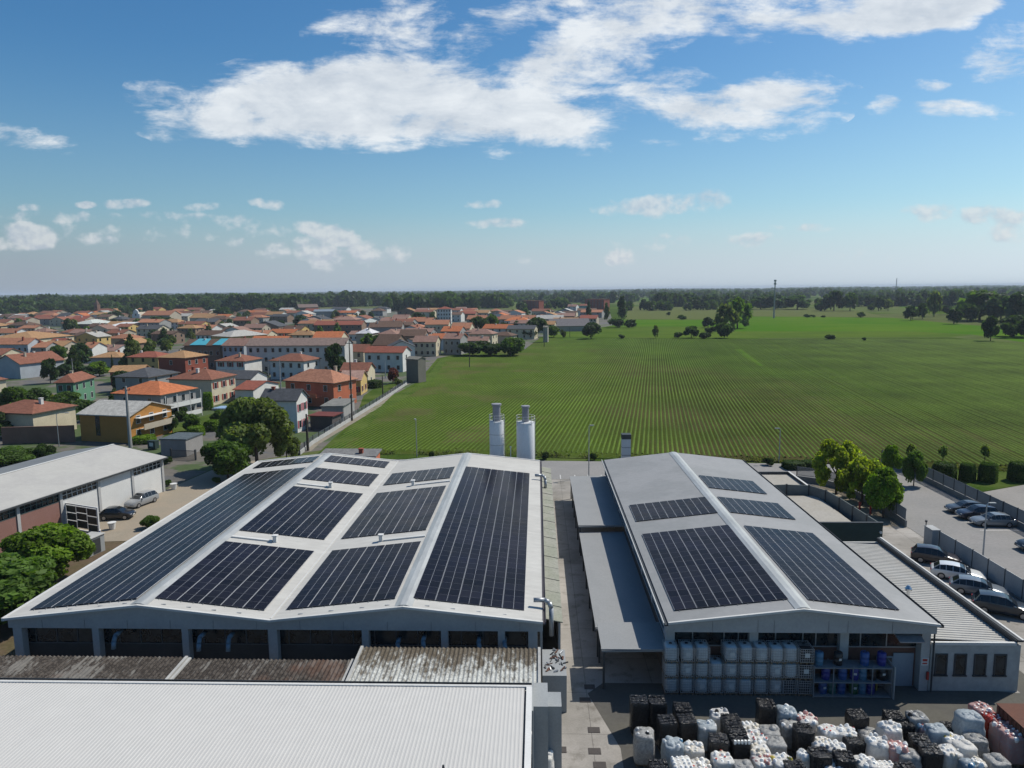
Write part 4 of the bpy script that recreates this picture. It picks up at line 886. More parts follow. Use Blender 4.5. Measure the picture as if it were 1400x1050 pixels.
BALES = [
 (873.8, 956.4, 'black', 2.15, 'black wrapped stack at the left end, its top torn and shiny'), (898.8, 957, 'black', 2.1, 'black wrapped stack with flat grey top, second from the left end'), (933, 966, 'black', 1.9, 'black wrapped stack alone behind two black stacks near the containers'),
 (911.7, 983.3, 'black', 1.95, 'black stack behind the tall silver bag, bumpy top'), (938.7, 982, 'black', 1.95, 'black stack with a reddish scrap on its top'),
 (880.8, 1000, 'silver', 1.95, 'tall grey silver bag with white rim, leftmost in the front', 'd'), (920.7, 1013.5, 'pale blue', 1.7, 'round white and blue film bag in front of the black stacks', 'b'), (949, 1019, 'white', 1.5, 'bale of cream jugs beside the round blue bag', 'c'),
 (965.7, 989, 'pale blue', 1.6, 'bale of blue and white canisters behind a black stack', 'b'), (983.7, 973.7, 'white', 1.7, 'small white bag with dark holes behind the paired black stacks', 'd'),
 (999.7, 982.7, 'black', 1.9, 'black stack, rear of the three in a line'), (1005.5, 995.6, 'black', 1.85, 'black stack, middle of the three in a line'), (1012, 1010, 'black', 1.8, 'black stack with a row of white jugs on its edge', 'j'), (982.4, 1009, 'black', 1.9, 'black stack left of the one carrying white jugs'),
 (987.5, 1034, 'white', 1.6, 'white bale with coloured caps in front of the black stack', 'r'), (932, 1041, 'white', 1.6, 'bale of white round lids in a neat grid', 'g'), (1015.8, 1044, 'silver', 1.5, 'crumpled silver film bale at the front edge', 's'), (901, 1046, 'black', 1.2, 'low black heap left of the grid of white lids'),
 (958, 1044, 'white', 1.3, 'low bale with red and white canisters near the front', 'r'),
 (1047.6, 961, 'black', 2.2, 'tallest black stack standing alone next to the blue topped bag'), (1075.8, 968.5, 'pale blue', 2.0, 'tall bag with bright blue top beside the tallest black stack', 'b'), (1027, 993, 'white', 1.6, 'cream bag with a blue lid behind the white row', 'c'), (1033.4, 1007, 'white', 1.6, 'white bag with red marks, second in the pale row', 'r'),
 (1052.7, 996, 'silver', 1.7, 'white and silver lumpy bag in front of the tallest black stack', 'w'), (1060, 1011, 'silver', 1.6, 'shredded silver film bale spilling forwards', 's'), (1103, 980, 'white', 1.7, 'pinkish white bale behind the black stack', 'p'), (1079.7, 987, 'silver', 1.6, 'dark bale topped by a white hoop', 'd'),
 (1099, 995.6, 'black', 1.95, 'black stack in the middle with smooth dark top'), (1133.7, 996, 'white', 1.6, 'white bale with two red lids near the drum rack', 'r'), (1156.8, 998, 'white', 1.6, 'white bale with a single dark red patch', 'r'), (1122, 1012.5, 'white', 1.5, 'cream and white bale of bottles right of the middle black stack', 'c'),
 (1141, 1018, 'white', 1.5, 'round white bag behind two black stacks', 'w'), (1120.8, 1028, 'black', 1.8, 'wide black stack at the front, right of a white canister'), (1097.7, 1030, 'white', 1.5, 'narrow white canister bale left of the wide black stack', 'w', .6, .7), (1154, 1033, 'black', 1.7, 'shiny black stack with a small white tag'),
 (1038.6, 1023, 'white', 1.5, 'cream bale in the pale row, third one', 'c'), (1042, 1037, 'white', 1.4, 'pinkish cream bale at the front of the pale row', 'p'), (1069, 1037, 'white', 1.5, 'white bale with yellow green labels at the front', 'y'), (1167, 1010, 'black', 1.5, 'flat shiny black stack behind the black tagged one'),
 (1172, 975.7, 'black', 1.9, 'big square black stack near the drum rack'), (1188, 1000, 'silver', 1.3, 'low pale green film heap before the big square stack', 's'), (1216.6, 991, 'white', 1.9, 'large white bag with rounded lumpy top', 'w', 1.3, 1.2), (1222, 977, 'black', 1.6, 'black stack sloping down behind the large white bag'), (1235, 987, 'black', 1.5, 'black stack with wide sagging sheet'),
 (1254, 976, 'silver', 1.8, 'clear film stack with dark contents at the rear', 'd'), (1199.4, 1011, 'white', 1.8, 'white bag raised on a black box', 'w'), (1227, 1018, 'pink', 1.7, 'pale pink bag with a hollow top', 'p', 1.2, 1.1), (1241.7, 1028, 'silver', 1.5, 'yellowish clear bag in front of the pale pink bag', 'y'), (1183, 1039, 'white', 1.4, 'white film ball at the front right of the tagged black stack', 'w'),
 (1257.7, 1009, 'black', 1.4, 'open black crate stack left of the shiny topped black stack'), (1272.6, 1023.7, 'black', 1.8, 'black stack with three shiny spots on top'), (1264.6, 992, 'pink', 1.4, 'small bale with red and green lids', 'r', .8, .8), (1326, 975.7, 'pale blue', 2.2, 'large pale blue tarpaulin wrapped bale at the right', 'w', 1.5, 1.3),
 (1280.6, 994, 'pale blue', 1.7, 'greenish white film bale left of the tarpaulin bale', 'w'), (1333, 1006, 'silver', 1.5, 'clear film bale below the pale blue tarpaulin bale', 's'), (1318.3, 1016, 'white', 1.6, 'white block bale right of the yellow lidded one', 'w', 1.2, 1.1), (1303.4, 1008, 'white', 1.5, 'white bale with yellow lids', 'y'), (1297.7, 1024, 'white', 1.4, 'creased white sheet bale behind the shiny topped stack', 'c'),
 (1363, 1036, 'silver', 1.4, 'grey crumpled film bale at the right front', 's'), (1342, 965.4, 'pink', 1.9, 'pink bale farthest back beside the rusty container', 'p'), (1351.4, 978, 'red', 1.8, 'bright red canister bale in the pink row', 'R', .8, .9), (1362, 978.5, 'pink', 1.75, 'pink bale with red lids touching the rusty container', 'R', .8, .9), (1372, 991, 'pink', 1.8, 'pink bale in the middle of the row', 'p'), (1388, 1003, 'pink', 1.8, 'pink bale nearest the camera in the row', 'p', 1.3, 1.1),
 (1324, 1041, 'pale blue', 1.3, 'small white and blue canister bale at the front right', 'b', .8, .8), (1338, 1041, 'white', 1.3, 'small cream canister bale at the front right', 'c', .7, .8), (1302, 993, 'black', .9, 'low tangled black heap left of the tarpaulin bale'), (1211, 1047, 'white', 1.2, 'white lattice crate at the bottom edge', 'g'),
 (1140, 1046, 'white', 1.3, 'white bale at the bottom edge under the wide black stack', 'w'), (1087, 1047, 'black', 1.5, 'black stack cut by the bottom edge'), (1240, 1050, 'black', 1.5, 'black stack at the bottom edge right of the lattice crate'), (735, 1003, 'white', 1.6, 'white bag with yellow lids against the white warehouse', 'y', .8, .9), (743, 1028, 'white', 1.7, 'large white bag of bottles against the white warehouse', 'w', 1.2, 1.3), (732, 1035, 'silver', 1.5, 'grey bag of dark scraps against the white warehouse', 'd', .8, .9)]
for e in BALES:
    px, py, kd, h, lab = e[:5]; j = e[5] if len(e) > 5 else ('w' if kd != 'black' else 'n')
    bale(px, py, kd, h, lab, *(e[6:8] if len(e) > 7 else ()), jugs=j)
p = at(1364, 962, 2.4)
t = thing('rusty_container', 'rust brown steel container with flat top at the right edge', 'container', (p.x+1.6, p.y-3, 0))
b = MB(); b.box(-1.6, 1.6, -3, 3, 0, 2.35); b.build('body', M('rust', (.17, .075, .05), .85, .2, .8, .2, col2=(.13, .06, .042), fine=.15, fs=5), t)
b = MB()
for y in np.arange(-2.8, 3, .4): b.box(-1.65, -1.601, y, y+.18, .1, 2.3)
b.box(-1.66, 1.66, -3.05, 3.05, 2.351, 2.4); b.build('rib', mm['rust'], t)
# ------------------------------------------------------------------ neighbouring warehouse on the left
def neighbour():
    t = thing('warehouse', 'long brick and white warehouse with pale grey gable roof beside the driveway', 'warehouse', (-53.2, 97.5, 0), math.atan2(-.978, -.208))
    L = 45.2; BAY = 5.65
    M('brick_pink', (.30, .165, .14), .9, .12, .8, .2, col2=(.26, .14, .115), fine=.12, fs=9); M('roof_ash', (.50, .49, .46), .85, .1, .2, .2, col2=(.43, .42, .40), fine=.06, fs=2); M('roof_slate', (.20, .215, .225), .8, .12, .2)
    b = MB(); b.prism([(.55, 4.95), (-8.4, 6.35), (-8.4, 6.2), (.55, 4.8)], 'x', -.5, L); b.build('roof', mm['roof_ash'], t)
    b = MB(); b.prism([(-8.401, 6.35), (-17.2, 4.95), (-17.2, 4.8), (-8.401, 6.2)], 'x', -.5, L); b.build('roof', mm['roof_slate'], t)
    b = MB(); b.box(-.5, L, -8.55, -8.25, 6.36, 6.43); b.build('ridge_cap', mm['trim_light'], t)
    b = MB(); b.box(-.52, L, .551, .7, 4.72, 4.9); b.build('gutter', mm['dark_metal'], t)
    b = MB(); b.box(0, .25, -16.8, -.3, 0, 4.8); b.prism([(-16.8, 4.801), (-.3, 4.801), (-8.4, 6.15)], 'x', 0, .25); b.box(L-.3, L, -16.8, -.3, 0, 4.8); b.box(.25, L-.3, -16.8, -16.5, 0, 4.8); b.build('wall', mm['stucco'], t)
    for i in range(8):
        x0, x1 = i*BAY+.2, (i+1)*BAY-.2
        full = i == 1; white = i < 3; top = 4.75 if full else 3.55
        b = MB(); b.box(x0, x1, -.25, 0, 0, top); b.build('bay_wall', mm['white_paint'] if white else mm['brick_pink'], t)
        if not full:
            b = MB(); b.box(x0, x1, -.22, -.12, 3.551, 4.75); g_ = b.build('window_strip', mm['window_glass'], t)
            b = MB()
            for k in range(8): x = x0+k*(x1-x0)/7; b.box(x-.04, x+.04, -.12, -.04, 3.56, 4.74)
            b.box(x0, x1, -.119, -.03, 4.1, 4.17); b.box(x0, x1, -.119, .03, 3.551, 3.62); b.build('window_frame', mm['trim_light'] if white else M('frame_green', (.10, .14, .13), .6), g_)
    for i in range(9): b = MB(); b.box(i*BAY-.19, i*BAY+.19, -.28, .12, 0, 4.79); b.build('column', mm['precast'], t)
    c = MB(); c.box(16.2, 17.0, -11.4, -10.7, 5.3, 8.0, 0); c.box(16.1, 17.1, -11.5, -10.6, 8.001, 8.15, 0); c.build('chimney', M('chimney_cream', (.42, .35, .27), .9, .2, 2), t)
neighbour()
t = thing('panel_rack', 'white framed stand of nine dark square panels beside the white wall', 'panel stand', (-54.1, 80.6, 0), math.atan2(-2, 5.2))
b = MB()
for x in (-2.75, 2.75): b.box(x-.08, x+.08, -.08, .08, 0, 3.2)
b.box(-2.67, 2.67, -.07, .07, 3.05, 3.2); b.box(-2.67, 2.67, -.07, .07, .0, .12)
b.build('frame', mm['white_paint'], t)
for i, (x0, x1, zs) in enumerate(((-2.6, -.95, (.2, 1.15, 2.1)), (-.85, .9, (.35, 1.35, 2.25)), (1.0, 2.6, (.15, 1.05, 2.05)))):
    for j, z in enumerate(zs):
        z1 = (zs[j+1] if j < 2 else 3.02)-.12
        b = MB(); b.box(x0+.06, x1-.06, -.03, .03, z+.05, z1-.02, 0); b.box(x0, x1, -.05, .05, z, z+.045, 1); b.box(x0, x1, -.05, .05, z1-.015, z1+.03, 1); b.box(x0, x0+.055, -.05, .05, z+.046, z1-.016, 1); b.box(x1-.055, x1, -.05, .05, z+.046, z1-.016, 1)
        b.build('panel', [M('panel_olive', (.035, .045, .03), .4, .2, 2), mm['galvanised']], t)
# ------------------------------------------------------------------ cars
M('tyre', (.02, .02, .02), .9); M('rim', (.4, .4, .42), .3, .05, 1, .5, metal=.7); M('car_glass', (.012, .015, .018), .08, .05, 1, .6); M('lamp_clear', (.7, .7, .7), .1); M('lamp_red', (.35, .01, .01), .2); M('car_plate', (.7, .7, .68), .5)
def m_paint():
    m, q, b, out = base('car_paint'); i = q.add('ShaderNodeObjectInfo'); q.link(i.outputs['Color'], b.inputs['Base Color']); b.inputs['Roughness'].default_value = .28; b.inputs['Coat Weight'].default_value = .6; b.inputs['Coat Roughness'].default_value = .05
    b.inputs['Metallic'].default_value = .15
m_paint()
def car_meshes(style):
    L = {'suv': 4.5, 'wagon': 4.6, 'hatch': 4.05}[style]; k = L/4.5; tp = {'suv': 1.66, 'wagon': 1.47, 'hatch': 1.5}[style]; bt = {'suv': 1.02, 'wagon': .93, 'hatch': .95}[style]
    rw = {'suv': -2.05, 'wagon': -2.0, 'hatch': -1.85}[style]; rt = {'suv': -1.72, 'wagon': -1.5, 'hatch': -1.35}[style]
    st = [(-2.26, .45, .60, .64, .74, .66, 0), (-2.22, .33, bt-.14, bt-.08, .84, .74, 0), (-2.12, .3, bt-.03, bt+.02, .87, .76, 0), (rw, .28, bt, bt+.07, .885, .75, 1), (rt, .27, bt+.02, tp-.09, .9, .63, 1), (-1.0, .25, bt+.02, tp-.02, .91, .61, 1), (-.45, .25, bt+.01, tp, .91, .61, 1), (.1, .25, bt, tp-.05, .905, .60, 1), (.55, .25, bt-.01, (tp+bt)/2+.06, .9, .66, 1), (1.02, .25, bt-.03, bt+.02, .9, .73, 0), (1.5, .26, bt-.09, bt-.04, .89, .75, 0), (1.9, .28, bt-.19, bt-.13, .86, .74, 0), (2.12, .3, bt-.32, bt-.26, .81, .7, 0), (2.24, .36, .54, .57, .72, .62, 0)]
    body = MB(); glass = MB(); rings = []
    for x, zl, zb, zt, w, wt, g_ in st:
        x *= k
        rings.append([(x, -w*.93, zl), (x, -w, zl+.2 if zb > zl+.25 else (zl+zb)/2), (x, -w*.97, zb), (x, -wt, zt-.02), (x, -wt*.8, zt), (x, wt*.8, zt), (x, wt, zt-.02), (x, w*.97, zb), (x, w, zl+.2 if zb > zl+.25 else (zl+zb)/2), (x, w*.93, zl)])
    for i in range(len(rings)-1):
        a, c = rings[i], rings[i+1]; cab = 3 <= i <= 8
        for j in range(10):
            f = [a[j], c[j], c[(j+1) % 10], a[(j+1) % 10]]
            isg = (cab and j in (2, 6)) or (i == 3 and j in (3, 4, 5)) or (i in (7, 8) and j in (3, 4, 5))
            body.poly(f, 0)
            if isg:
                cx = sum((Vector(p) for p in f), Vector())/4; nrm = (Vector(f[1])-Vector(f[0])).cross(Vector(f[3])-Vector(f[0]))
                if nrm.length < 1e-6: continue
                nrm.normalize()
                if nrm.dot(cx-Vector((cx.x*.8, 0, .8))) < 0: nrm = -nrm
                glass.poly([Vector(p)*.93+cx*.07+nrm*.006 for p in f], 0)
    body.poly(rings[0][::-1]); body.poly(rings[-1])
    wl = MB(); wl.cyl((0, -.11, 0), (0, .11, 0), .33, n=20); tyre = wl.mesh('tyre', mm['tyre'])
    wl = MB(); wl.cyl((0, -.118, 0), (0, .118, 0), .21, n=14); rim = wl.mesh('rim', mm['rim'])
    hl = MB(); hl.box(-.1, .06, -.14, .14, -.07, .06)
    tl = MB(); tl.box(-.05, .05, -.1, .1, -.1, .1)
    mr_ = MB(); mr_.box(-.09, .09, -.1, .1, -.06, .06)
    pl = MB(); pl.box(-.01, .01, -.25, .25, -.05, .05)
    bme = body.mesh('body', mm['car_paint'], True); bme2 = bmesh.new(); bme2.from_mesh(bme); bmesh.ops.remove_doubles(bme2, verts=bme2.verts, dist=.0005); bme2.to_mesh(bme); bme2.free(); bme.set_sharp_from_angle(angle=math.radians(38))
    return dict(L=L, k=k, bt=bt, body=bme, glass=glass.mesh('window_glass', mm['car_glass']), tyre=tyre, rim=rim, hl=hl.mesh('headlight', mm['lamp_clear']), tl=tl.mesh('tail_light', mm['lamp_red']), mir=mr_.mesh('mirror', mm['car_paint']), pl=pl.mesh('number_plate', mm['car_plate']))
CM = {s: car_meshes(s) for s in ('suv', 'wagon', 'hatch')}
def car(style, x, y, rz, color, lab, group='parked cars'):
    c = CM[style]; t = thing('parked_car', lab, 'car', (x, y, 0), rz, group); k = c['k']
    obj('body', c['body'], t, color=color); obj('window_glass', c['glass'], t)
    for sx in (1.38*k, -1.36*k):
        for sy in (-.80, .80):
            w = obj('wheel', c['tyre'], t, loc=(sx, sy, .33)); obj('rim', c['rim'], w)
    for sy in (-.58, .58):
        obj('headlight', c['hl'], t, loc=(2.1*k, sy, c['bt']-.33)); obj('tail_light', c['tl'], t, loc=(-2.19*k, sy*1.2, c['bt']-.15)); obj('mirror', c['mir'], t, loc=(.75*k, sy*1.68, c['bt']+.03), color=color)
    obj('number_plate', c['pl'], t, loc=(2.25*k, 0, .5)); obj('number_plate', c['pl'], t, loc=(-2.26*k, 0, .55))
    return t
GR = 'cars parked in the right hand lot'
car('wagon', 53.2, 88.3, math.pi-.06, (.045, .05, .055), 'dark grey estate car, rearmost of three along the far fence', GR); car('suv', 53.1, 85.9, math.pi-.05, (.015, .018, .035), 'navy car between the dark grey and silver grey estates', GR)
car('wagon', 53.4, 83.4, math.pi-.05, (.17, .19, .205), 'silver grey estate car, nearest of three along the far fence', GR); car('suv', 53.3, 75.2, math.pi, (.018, .02, .022), 'black car alone at the right edge of the lot', GR)
for (px, py), s, c, l in (((1279, 769), 'suv', (.02, .016, .022), 'black hatchback at the head of the angled row by the gate box'), ((1309, 791), 'wagon', (.62, .63, .63), 'white estate car in the angled row'), ((1337, 812), 'wagon', (.13, .15, .175), 'silver blue estate car between white and dark cars'), ((1370, 838), 'suv', (.012, .02, .032), 'dark blue car nearest the office annexe')):
    p = at(px, py); car(s, p.x, p.y, math.radians(-27), c, l, GR)
GL = 'cars by the white walled warehouse'
car('suv', -52.9, 91.2, math.radians(-105), (.26, .27, .28), 'silver crossover parked along the white warehouse wall', GL); car('hatch', -52.8, 85.4, math.radians(8), (.013, .014, .018), 'black hatchback behind the stand of dark panels', GL)
p = at(405, 556); car('wagon', p.x, p.y, math.radians(10), (.6, .62, .64), 'white car parked beside the salmon house', 'cars in the town')
# scooter by the panel stand
t = thing('scooter', 'small blue and white scooter parked before the panel stand', 'scooter', (-50.8, 77.8, 0), .3)
for x in (-.6, .6):
    b = MB(); b.cyl((x, -.06, .25), (x, .06, .25), .25, n=16); b.build('wheel', mm['tyre'], t)
b = MB(); b.prism([(-.75, .4), (-.1, .3), (.35, .3), (.5, .95), (.4, 1.0), (.2, .45), (-.1, .55), (-.2, .75), (-.8, .7)], 'y', -.16, .16); b.build('body', M('scooter_blue', (.05, .14, .45), .3), t)
b = MB(); b.box(-.75, -.1, -.14, .14, .76, .84); b.build('seat', mm['tyre'], t); b = MB(); b.cyl((.45, -.3, 1.05), (.45, .3, 1.05), .025, n=6); b.box(.4, .5, -.1, .1, .95, 1.04); b.build('handlebar', mm['white_paint'], t)
t = thing('kiosk', 'grey box kiosk with white top half hidden by the left trees', 'kiosk', (-48.6, 73.4, 0), -.2); b = MB(); b.box(-.8, .8, -1.1, 1.1, 0, 1.9); b.build('wall', mm['clad_grey'], t); b = MB(); b.box(-.9, .9, -1.2, 1.2, 1.901, 1.98); b.build('roof', mm['stucco'], t); b = MB(); b.box(.801, .84, -.5, .5, .1, 1.7); b.build('door', mm['dark_metal'], t)
def pot(x, y, lab):
    t = thing('planter', lab, 'planter', (x, y, 0), group='white planters'); b = MB(); b.lathe([(.3, 0), (.45, .8), (.5, .85), (.42, .86)], 14); b.build('pot', mm['white_paint'], t); return t
POTS = [pot(-52.3, 98.6, 'white planter with a bushy plant at the warehouse corner'), pot(-51.0, 81.3, 'white planter bin at the end of the panel stand')]
# ------------------------------------------------------------------ fences, lamps and gates on the right
def slat_fence(lab, pts, base_h, h, pitch, mat, post_every=2.5, base_mat='wall_concrete', solid=False, cat='fence', nm='metal_fence', group=None):
    x0, y0 = pts[0][0], pts[0][1]; t = thing(nm, lab, cat, (x0, y0, 0), group=group)
    for a, c in zip(pts[:-1], pts[1:]):
        d = Vector((c[0]-a[0], c[1]-a[1], 0)); L = d.length; ang = math.atan2(d.y, d.x); n = max(1, round(L/post_every)); s = L/n
        if base_h: b = MB(); b.box(0, L, -.11, .11, 0, base_h); b.build('base_wall', mm[base_mat], t, loc=(a[0]-x0, a[1]-y0, 0), rot=(0, 0, ang))
        for i in range(n):
            p = Vector((a[0]-x0, a[1]-y0, 0))+d*(i/n); b = MB()
            if solid: b.box(.05, s-.05, -.035, .035, base_h+.01, base_h+h)
            else:
                for k in range(int((s-.1)/pitch)): x = .06+k*pitch; b.box(x, x+.055, -.02, .02, base_h+.05, base_h+h)
                b.box(.04, s-.04, .021, .045, base_h+.12, base_h+.18); b.box(.04, s-.04, .021, .045, base_h+h-.18, base_h+h-.12)
            b.build('panel', mat, t, loc=p, rot=(0, 0, ang))
            b = MB(); b.box(-.05, .05, -.06, .06, 0, base_h+h+.05); b.build('post', mm['dark_metal'], t, loc=p, rot=(0, 0, ang))
    return t
M('fence_grey', (.24, .26, .28), .55, .1, 1); M('fence_white', (.42, .43, .43), .7, .1, 1)
slat_fence('grey railing fence on a low wall at the far side of the car park', [(54.6, 113.4), (55.9, 106), (55.95, 60), (55.95, 50)], .7, 1.5, .11, mm['fence_grey'])
slat_fence('pale grey panel fence between the angled cars and the car park', [(42.9, 75.4), (43.1, 69.9), (43.1, 45)], .25, 1.75, .1, mm['fence_white'], 2.4, solid=True)
slat_fence('grey railing with low wall beside the dark green tree', [(37.6, 103), (40.2, 101.4), (42.3, 98.5), (43.25, 90), (43.0, 82.6)], .8, 1.4, .11, mm['fence_grey'], 2.4)
t = thing('gate_box', 'grey gate housing at the start of the pale panel fence', 'gate post', (42.6, 76.4, 0)); b = MB(); b.box(-.4, .4, -.8, .8, 0, 2.0); b.build('housing', mm['fence_white'], t); b = MB(); b.box(-.45, .45, -.85, .85, 2.001, 2.07); b.build('cap', mm['fence_white'], t); b = MB(); b.cyl((-.3, .7, 2.07), (-.3, .7, 2.45), .05); b.cyl((-.3, .7, 2.45), (-.3, .7, 2.65), .12); b.build('beacon', mm['dark_metal'], t)
for x, y, l in ((40.3, 88.6, 'red post standing left of the tree trunk in the planting strip'), (41.1, 87.4, 'red post right beside the dark tree trunk')):
    t = thing('hydrant', l, 'hydrant', (x, y, 0), group='red posts in the planting strip'); b = MB(); b.cyl((0, 0, 0), (0, 0, 1.0), .13); b.build('post', mm['sign_red'], t); b = MB(); b.cyl((0, 0, 1.0), (0, 0, 1.25), .2, .12); b.build('cap', mm['sign_red'], t)
sheet('planting_strip', [(36.2, 102), (40, 100.6), (42, 98), (42.9, 90), (42.7, 82.8), (36.5, 82.8), (36.2, 90)], mm['tan_concrete'], -.004)
def lamp(x, y, h, arm, ang, lab):
    t = thing('street_lamp', lab, 'street lamp', (x, y, 0), ang, 'lamp posts'); b = MB(); b.cyl((0, 0, 0), (0, 0, h), .09, .055, 8); b.build('pole', mm['galvanised'], t)
    b = MB(); b.tube([(0, 0, h-.02), (arm*.4, 0, h+.16), (arm, 0, h+.18)], .045, 6); b.build('arm', mm['galvanised'], t); b = MB(); b.box(arm-.1, arm+.55, -.14, .14, h+.1, h+.22); b.build('lamp_head', mm['clad_grey'], t)
for (px, py), top, arm, a, l in (((1343, 770), 690, .3, 0, 'tall lamp post behind the pale panel fence of the car park'), ((1065, 632), 587, .3, 3.1, 'lamp post at the field edge right of the grey hall'), ((805, 652), 583, .2, 0, 'slim lamp post at the alley end'), ((570, 625), 575, .2, 2, 'lamp post at the field edge behind the twin hall')):
    p = at(px, py); lamp(p.x, p.y, zat(px, top, p.y), arm, a, l)
# ------------------------------------------------------------------ the town
M('render_wall', (1, 1, 1), .9, .13, .5, .2, objcol=True, fine=.06, fs=4)
M('roof_tile', (1, 1, 1), .9, .30, 1.3, .15, objcol=True, fine=.28, fs=5, stretch=(1, 1, 1)); M('roof_underside', (.10, .075, .055), .9); M('shutter', (1, 1, 1), .7, .05, objcol=True)
T_OR = (.40, .185, .11); T_RB = (.245, .105, .07); T_DB = (.15, .095, .07); T_SL = (.085, .09, .10); T_TAN = (.40, .235, .12); T_BR = (.50, .17, .075); T_PK = (.29, .175, .14); T_LG = (.44, .43, .40); T_RD = (.28, .095, .065)
W_WH = (.70, .70, .67); W_CR = (.62, .55, .40); W_GR = (.34, .34, .33); W_YE = (.60, .43, .17); W_OR = (.46, .22, .06); W_SA = (.55, .17, .09); W_BR = (.27, .19, .14); W_BL = (.42, .46, .50); W_GN = (.12, .27, .17); W_BK = (.30, .09, .06); W_BE = (.48, .42, .33)
HOUSES = []                                                # centres, to keep the others clear
def house_w(lab, cx, cy, a, W, D, h, roof='hip', rh=1.7, wall=W_WH, rc=T_OR, wf=None, wr=None, shut=None, o=.5, name='house', cat='house', group='houses of the town', fine=True, chim=1, wlit=None, storeys=None, seed=0):
    t = thing(name, lab, cat, (cx, cy, 0), a, group); HOUSES.append((cx, cy, math.hypot(W, D)/2))
    th = .18; b = MB(); rb = MB(); r2 = random.Random(seed*7+int(abs(cx)*10))
    if roof == 'gx':
        zE = h-th+rh*o/(D/2+o)-.01; b.prism([(-D/2, 0), (D/2, 0), (D/2, zE), (0, h-th+rh-.01), (-D/2, zE)], 'x', -W/2, W/2)
        pr = [(-D/2-o, h), (0, h+rh), (D/2+o, h), (D/2+o, h-th), (0, h+rh-th), (-D/2-o, h-th)]; rb.prism(pr, 'x', -W/2-o*.7, W/2+o*.7)
    elif roof == 'gy':
        zE = h-th+rh*o/(W/2+o)-.01; b.prism([(-W/2, 0), (W/2, 0), (W/2, zE), (0, h-th+rh-.01), (-W/2, zE)], 'y', -D/2, D/2)
        rb.prism([(-W/2-o, h), (0, h+rh), (W/2+o, h), (W/2+o, h-th), (0, h+rh-th), (-W/2-o, h-th)], 'y', -D/2-o*.7, D/2+o*.7)
    elif roof == 'mono':
        b.box(-W/2, W/2, -D/2, D/2, 0, h-th-.01); rb.hexa([(-W/2-o, -D/2-o, h-th), (W/2+o, -D/2-o, h-th), (W/2+o, D/2+o, h-th+rh), (-W/2-o, D/2+o, h-th+rh), (-W/2-o, -D/2-o, h), (W/2+o, -D/2-o, h), (W/2+o, D/2+o, h+rh), (-W/2-o, D/2+o, h+rh)])
    elif roof == 'flat':
        b.box(-W/2, W/2, -D/2, D/2, 0, h-th-.002); rb.box(-W/2-o, W/2+o, -D/2-o, D/2+o, h-th, h)
    else:
        b.box(-W/2, W/2, -D/2, D/2, 0, h-th-.002); w, d = W/2+o, D/2+o
        rb.box(-w, w, -d, d, h-th, h-.004, 1)
        e = [(-w, -d, h), (w, -d, h), (w, d, h), (-w, d, h)]
        if w >= d: p, q = (-(w-d*.95), 0, h+rh), (w-d*.95, 0, h+rh); fs = [(e[0], e[1], q, p), (e[1], e[2], q), (e[2], e[3], p, q), (e[3], e[0], p)]
        else: p, q = (0, -(d-w*.95), h+rh), (0, d-w*.95, h+rh); fs = [(e[0], e[1], p), (e[1], e[2], q, p), (e[2], e[3], q), (e[3], e[0], p, q)]
        for f in fs: rb.poly(f)
        rb.poly(e[::-1])
    b.build('wall', mm['render_wall'], t, color=wall)
    ro = rb.build('roof', [mm['roof_tile'], mm['roof_underside']], t, color=rc)
    for i in range(chim):
        x, y = r2.uniform(-.3, .3)*W, r2.uniform(-.25, .25)*D; c = MB(); zt = h+rh+r2.uniform(.1, .6); c.box(x-.3, x+.3, y-.3, y+.3, h+.05, zt); c.box(x-.38, x+.38, y-.38, y+.38, zt+.002, zt+.12); c.build('chimney', mm['render_wall'], ro, color=r2.choice((W_BE, W_BK, W_WH)))
    ns = storeys or max(1, int(round((h-.3)/3)))
    def win(face, n, k, big=1.0):
        ln = W if face == 'f' else D
        for s in range(ns):
            z0 = s*(h/ns)+.95; z1 = z0+min(1.35, h/ns-1.3)
            for i in range(n):
                u = -ln/2+ln*(i+.5)/n+r2.uniform(-.05, .05)*ln/n; hw = .5*big
                def place(bm, u0, u1, za, zb, d0, d1):
                    if face == 'f': bm.box(u0, u1, -D/2-d1, -D/2-d0, za, zb)
                    else: bm.box(W/2+d0, W/2+d1, u0, u1, za, zb)
                if fine:
                    m1 = MB(); place(m1, u-hw-.08, u-hw, z0-.08, z1+.08, .003, .06); place(m1, u+hw, u+hw+.08, z0-.08, z1+.08, .003, .06); place(m1, u-hw, u+hw, z1, z1+.08, .003, .06); place(m1, u-hw-.12, u+hw+.12, z0-.15, z0-.083, .003, .1)
                    wo = m1.build('window', mm['trim_light'], t)
                    m2 = MB(); place(m2, u-hw, u+hw, z0-.08, z1, .004, .025); m2.build('pane', mm['window_glass'], wo)
                    if shut:
                        for sx in (-1, 1): m3 = MB(); c0 = u+sx*(hw+.38); place(m3, c0-.27, c0+.27, z0-.08, z1+.08, .004, .05); m3.build('shutter', mm['shutter'], wo, color=shut)
                else:
                    m1 = MB(); place(m1, u-hw, u+hw, z0, z1, .003, .06); m1.build('window', mm['window_glass'], t)
    if wf: win('f', wf, 0)
    if wr: win('r', wr, 1)
    return t
def house(lab, L, Mp, h, D=None, R=None, **kw):
    o = kw.get('o', .5); l, m_ = at(*L, h), at(*Mp, h); d = (m_-l); d.z = 0; W = d.length; d.normalize(); pv = Vector((-d.y, d.x, 0))
    if R: D = max(5, (at(*R, h)-m_).dot(pv))
    c = l+d*(W/2)+pv*(D/2); return house_w(lab, c.x, c.y, math.atan2(d.y, d.x), W-2*o, D-2*o, h, **kw)
G_ = math.radians(-12)
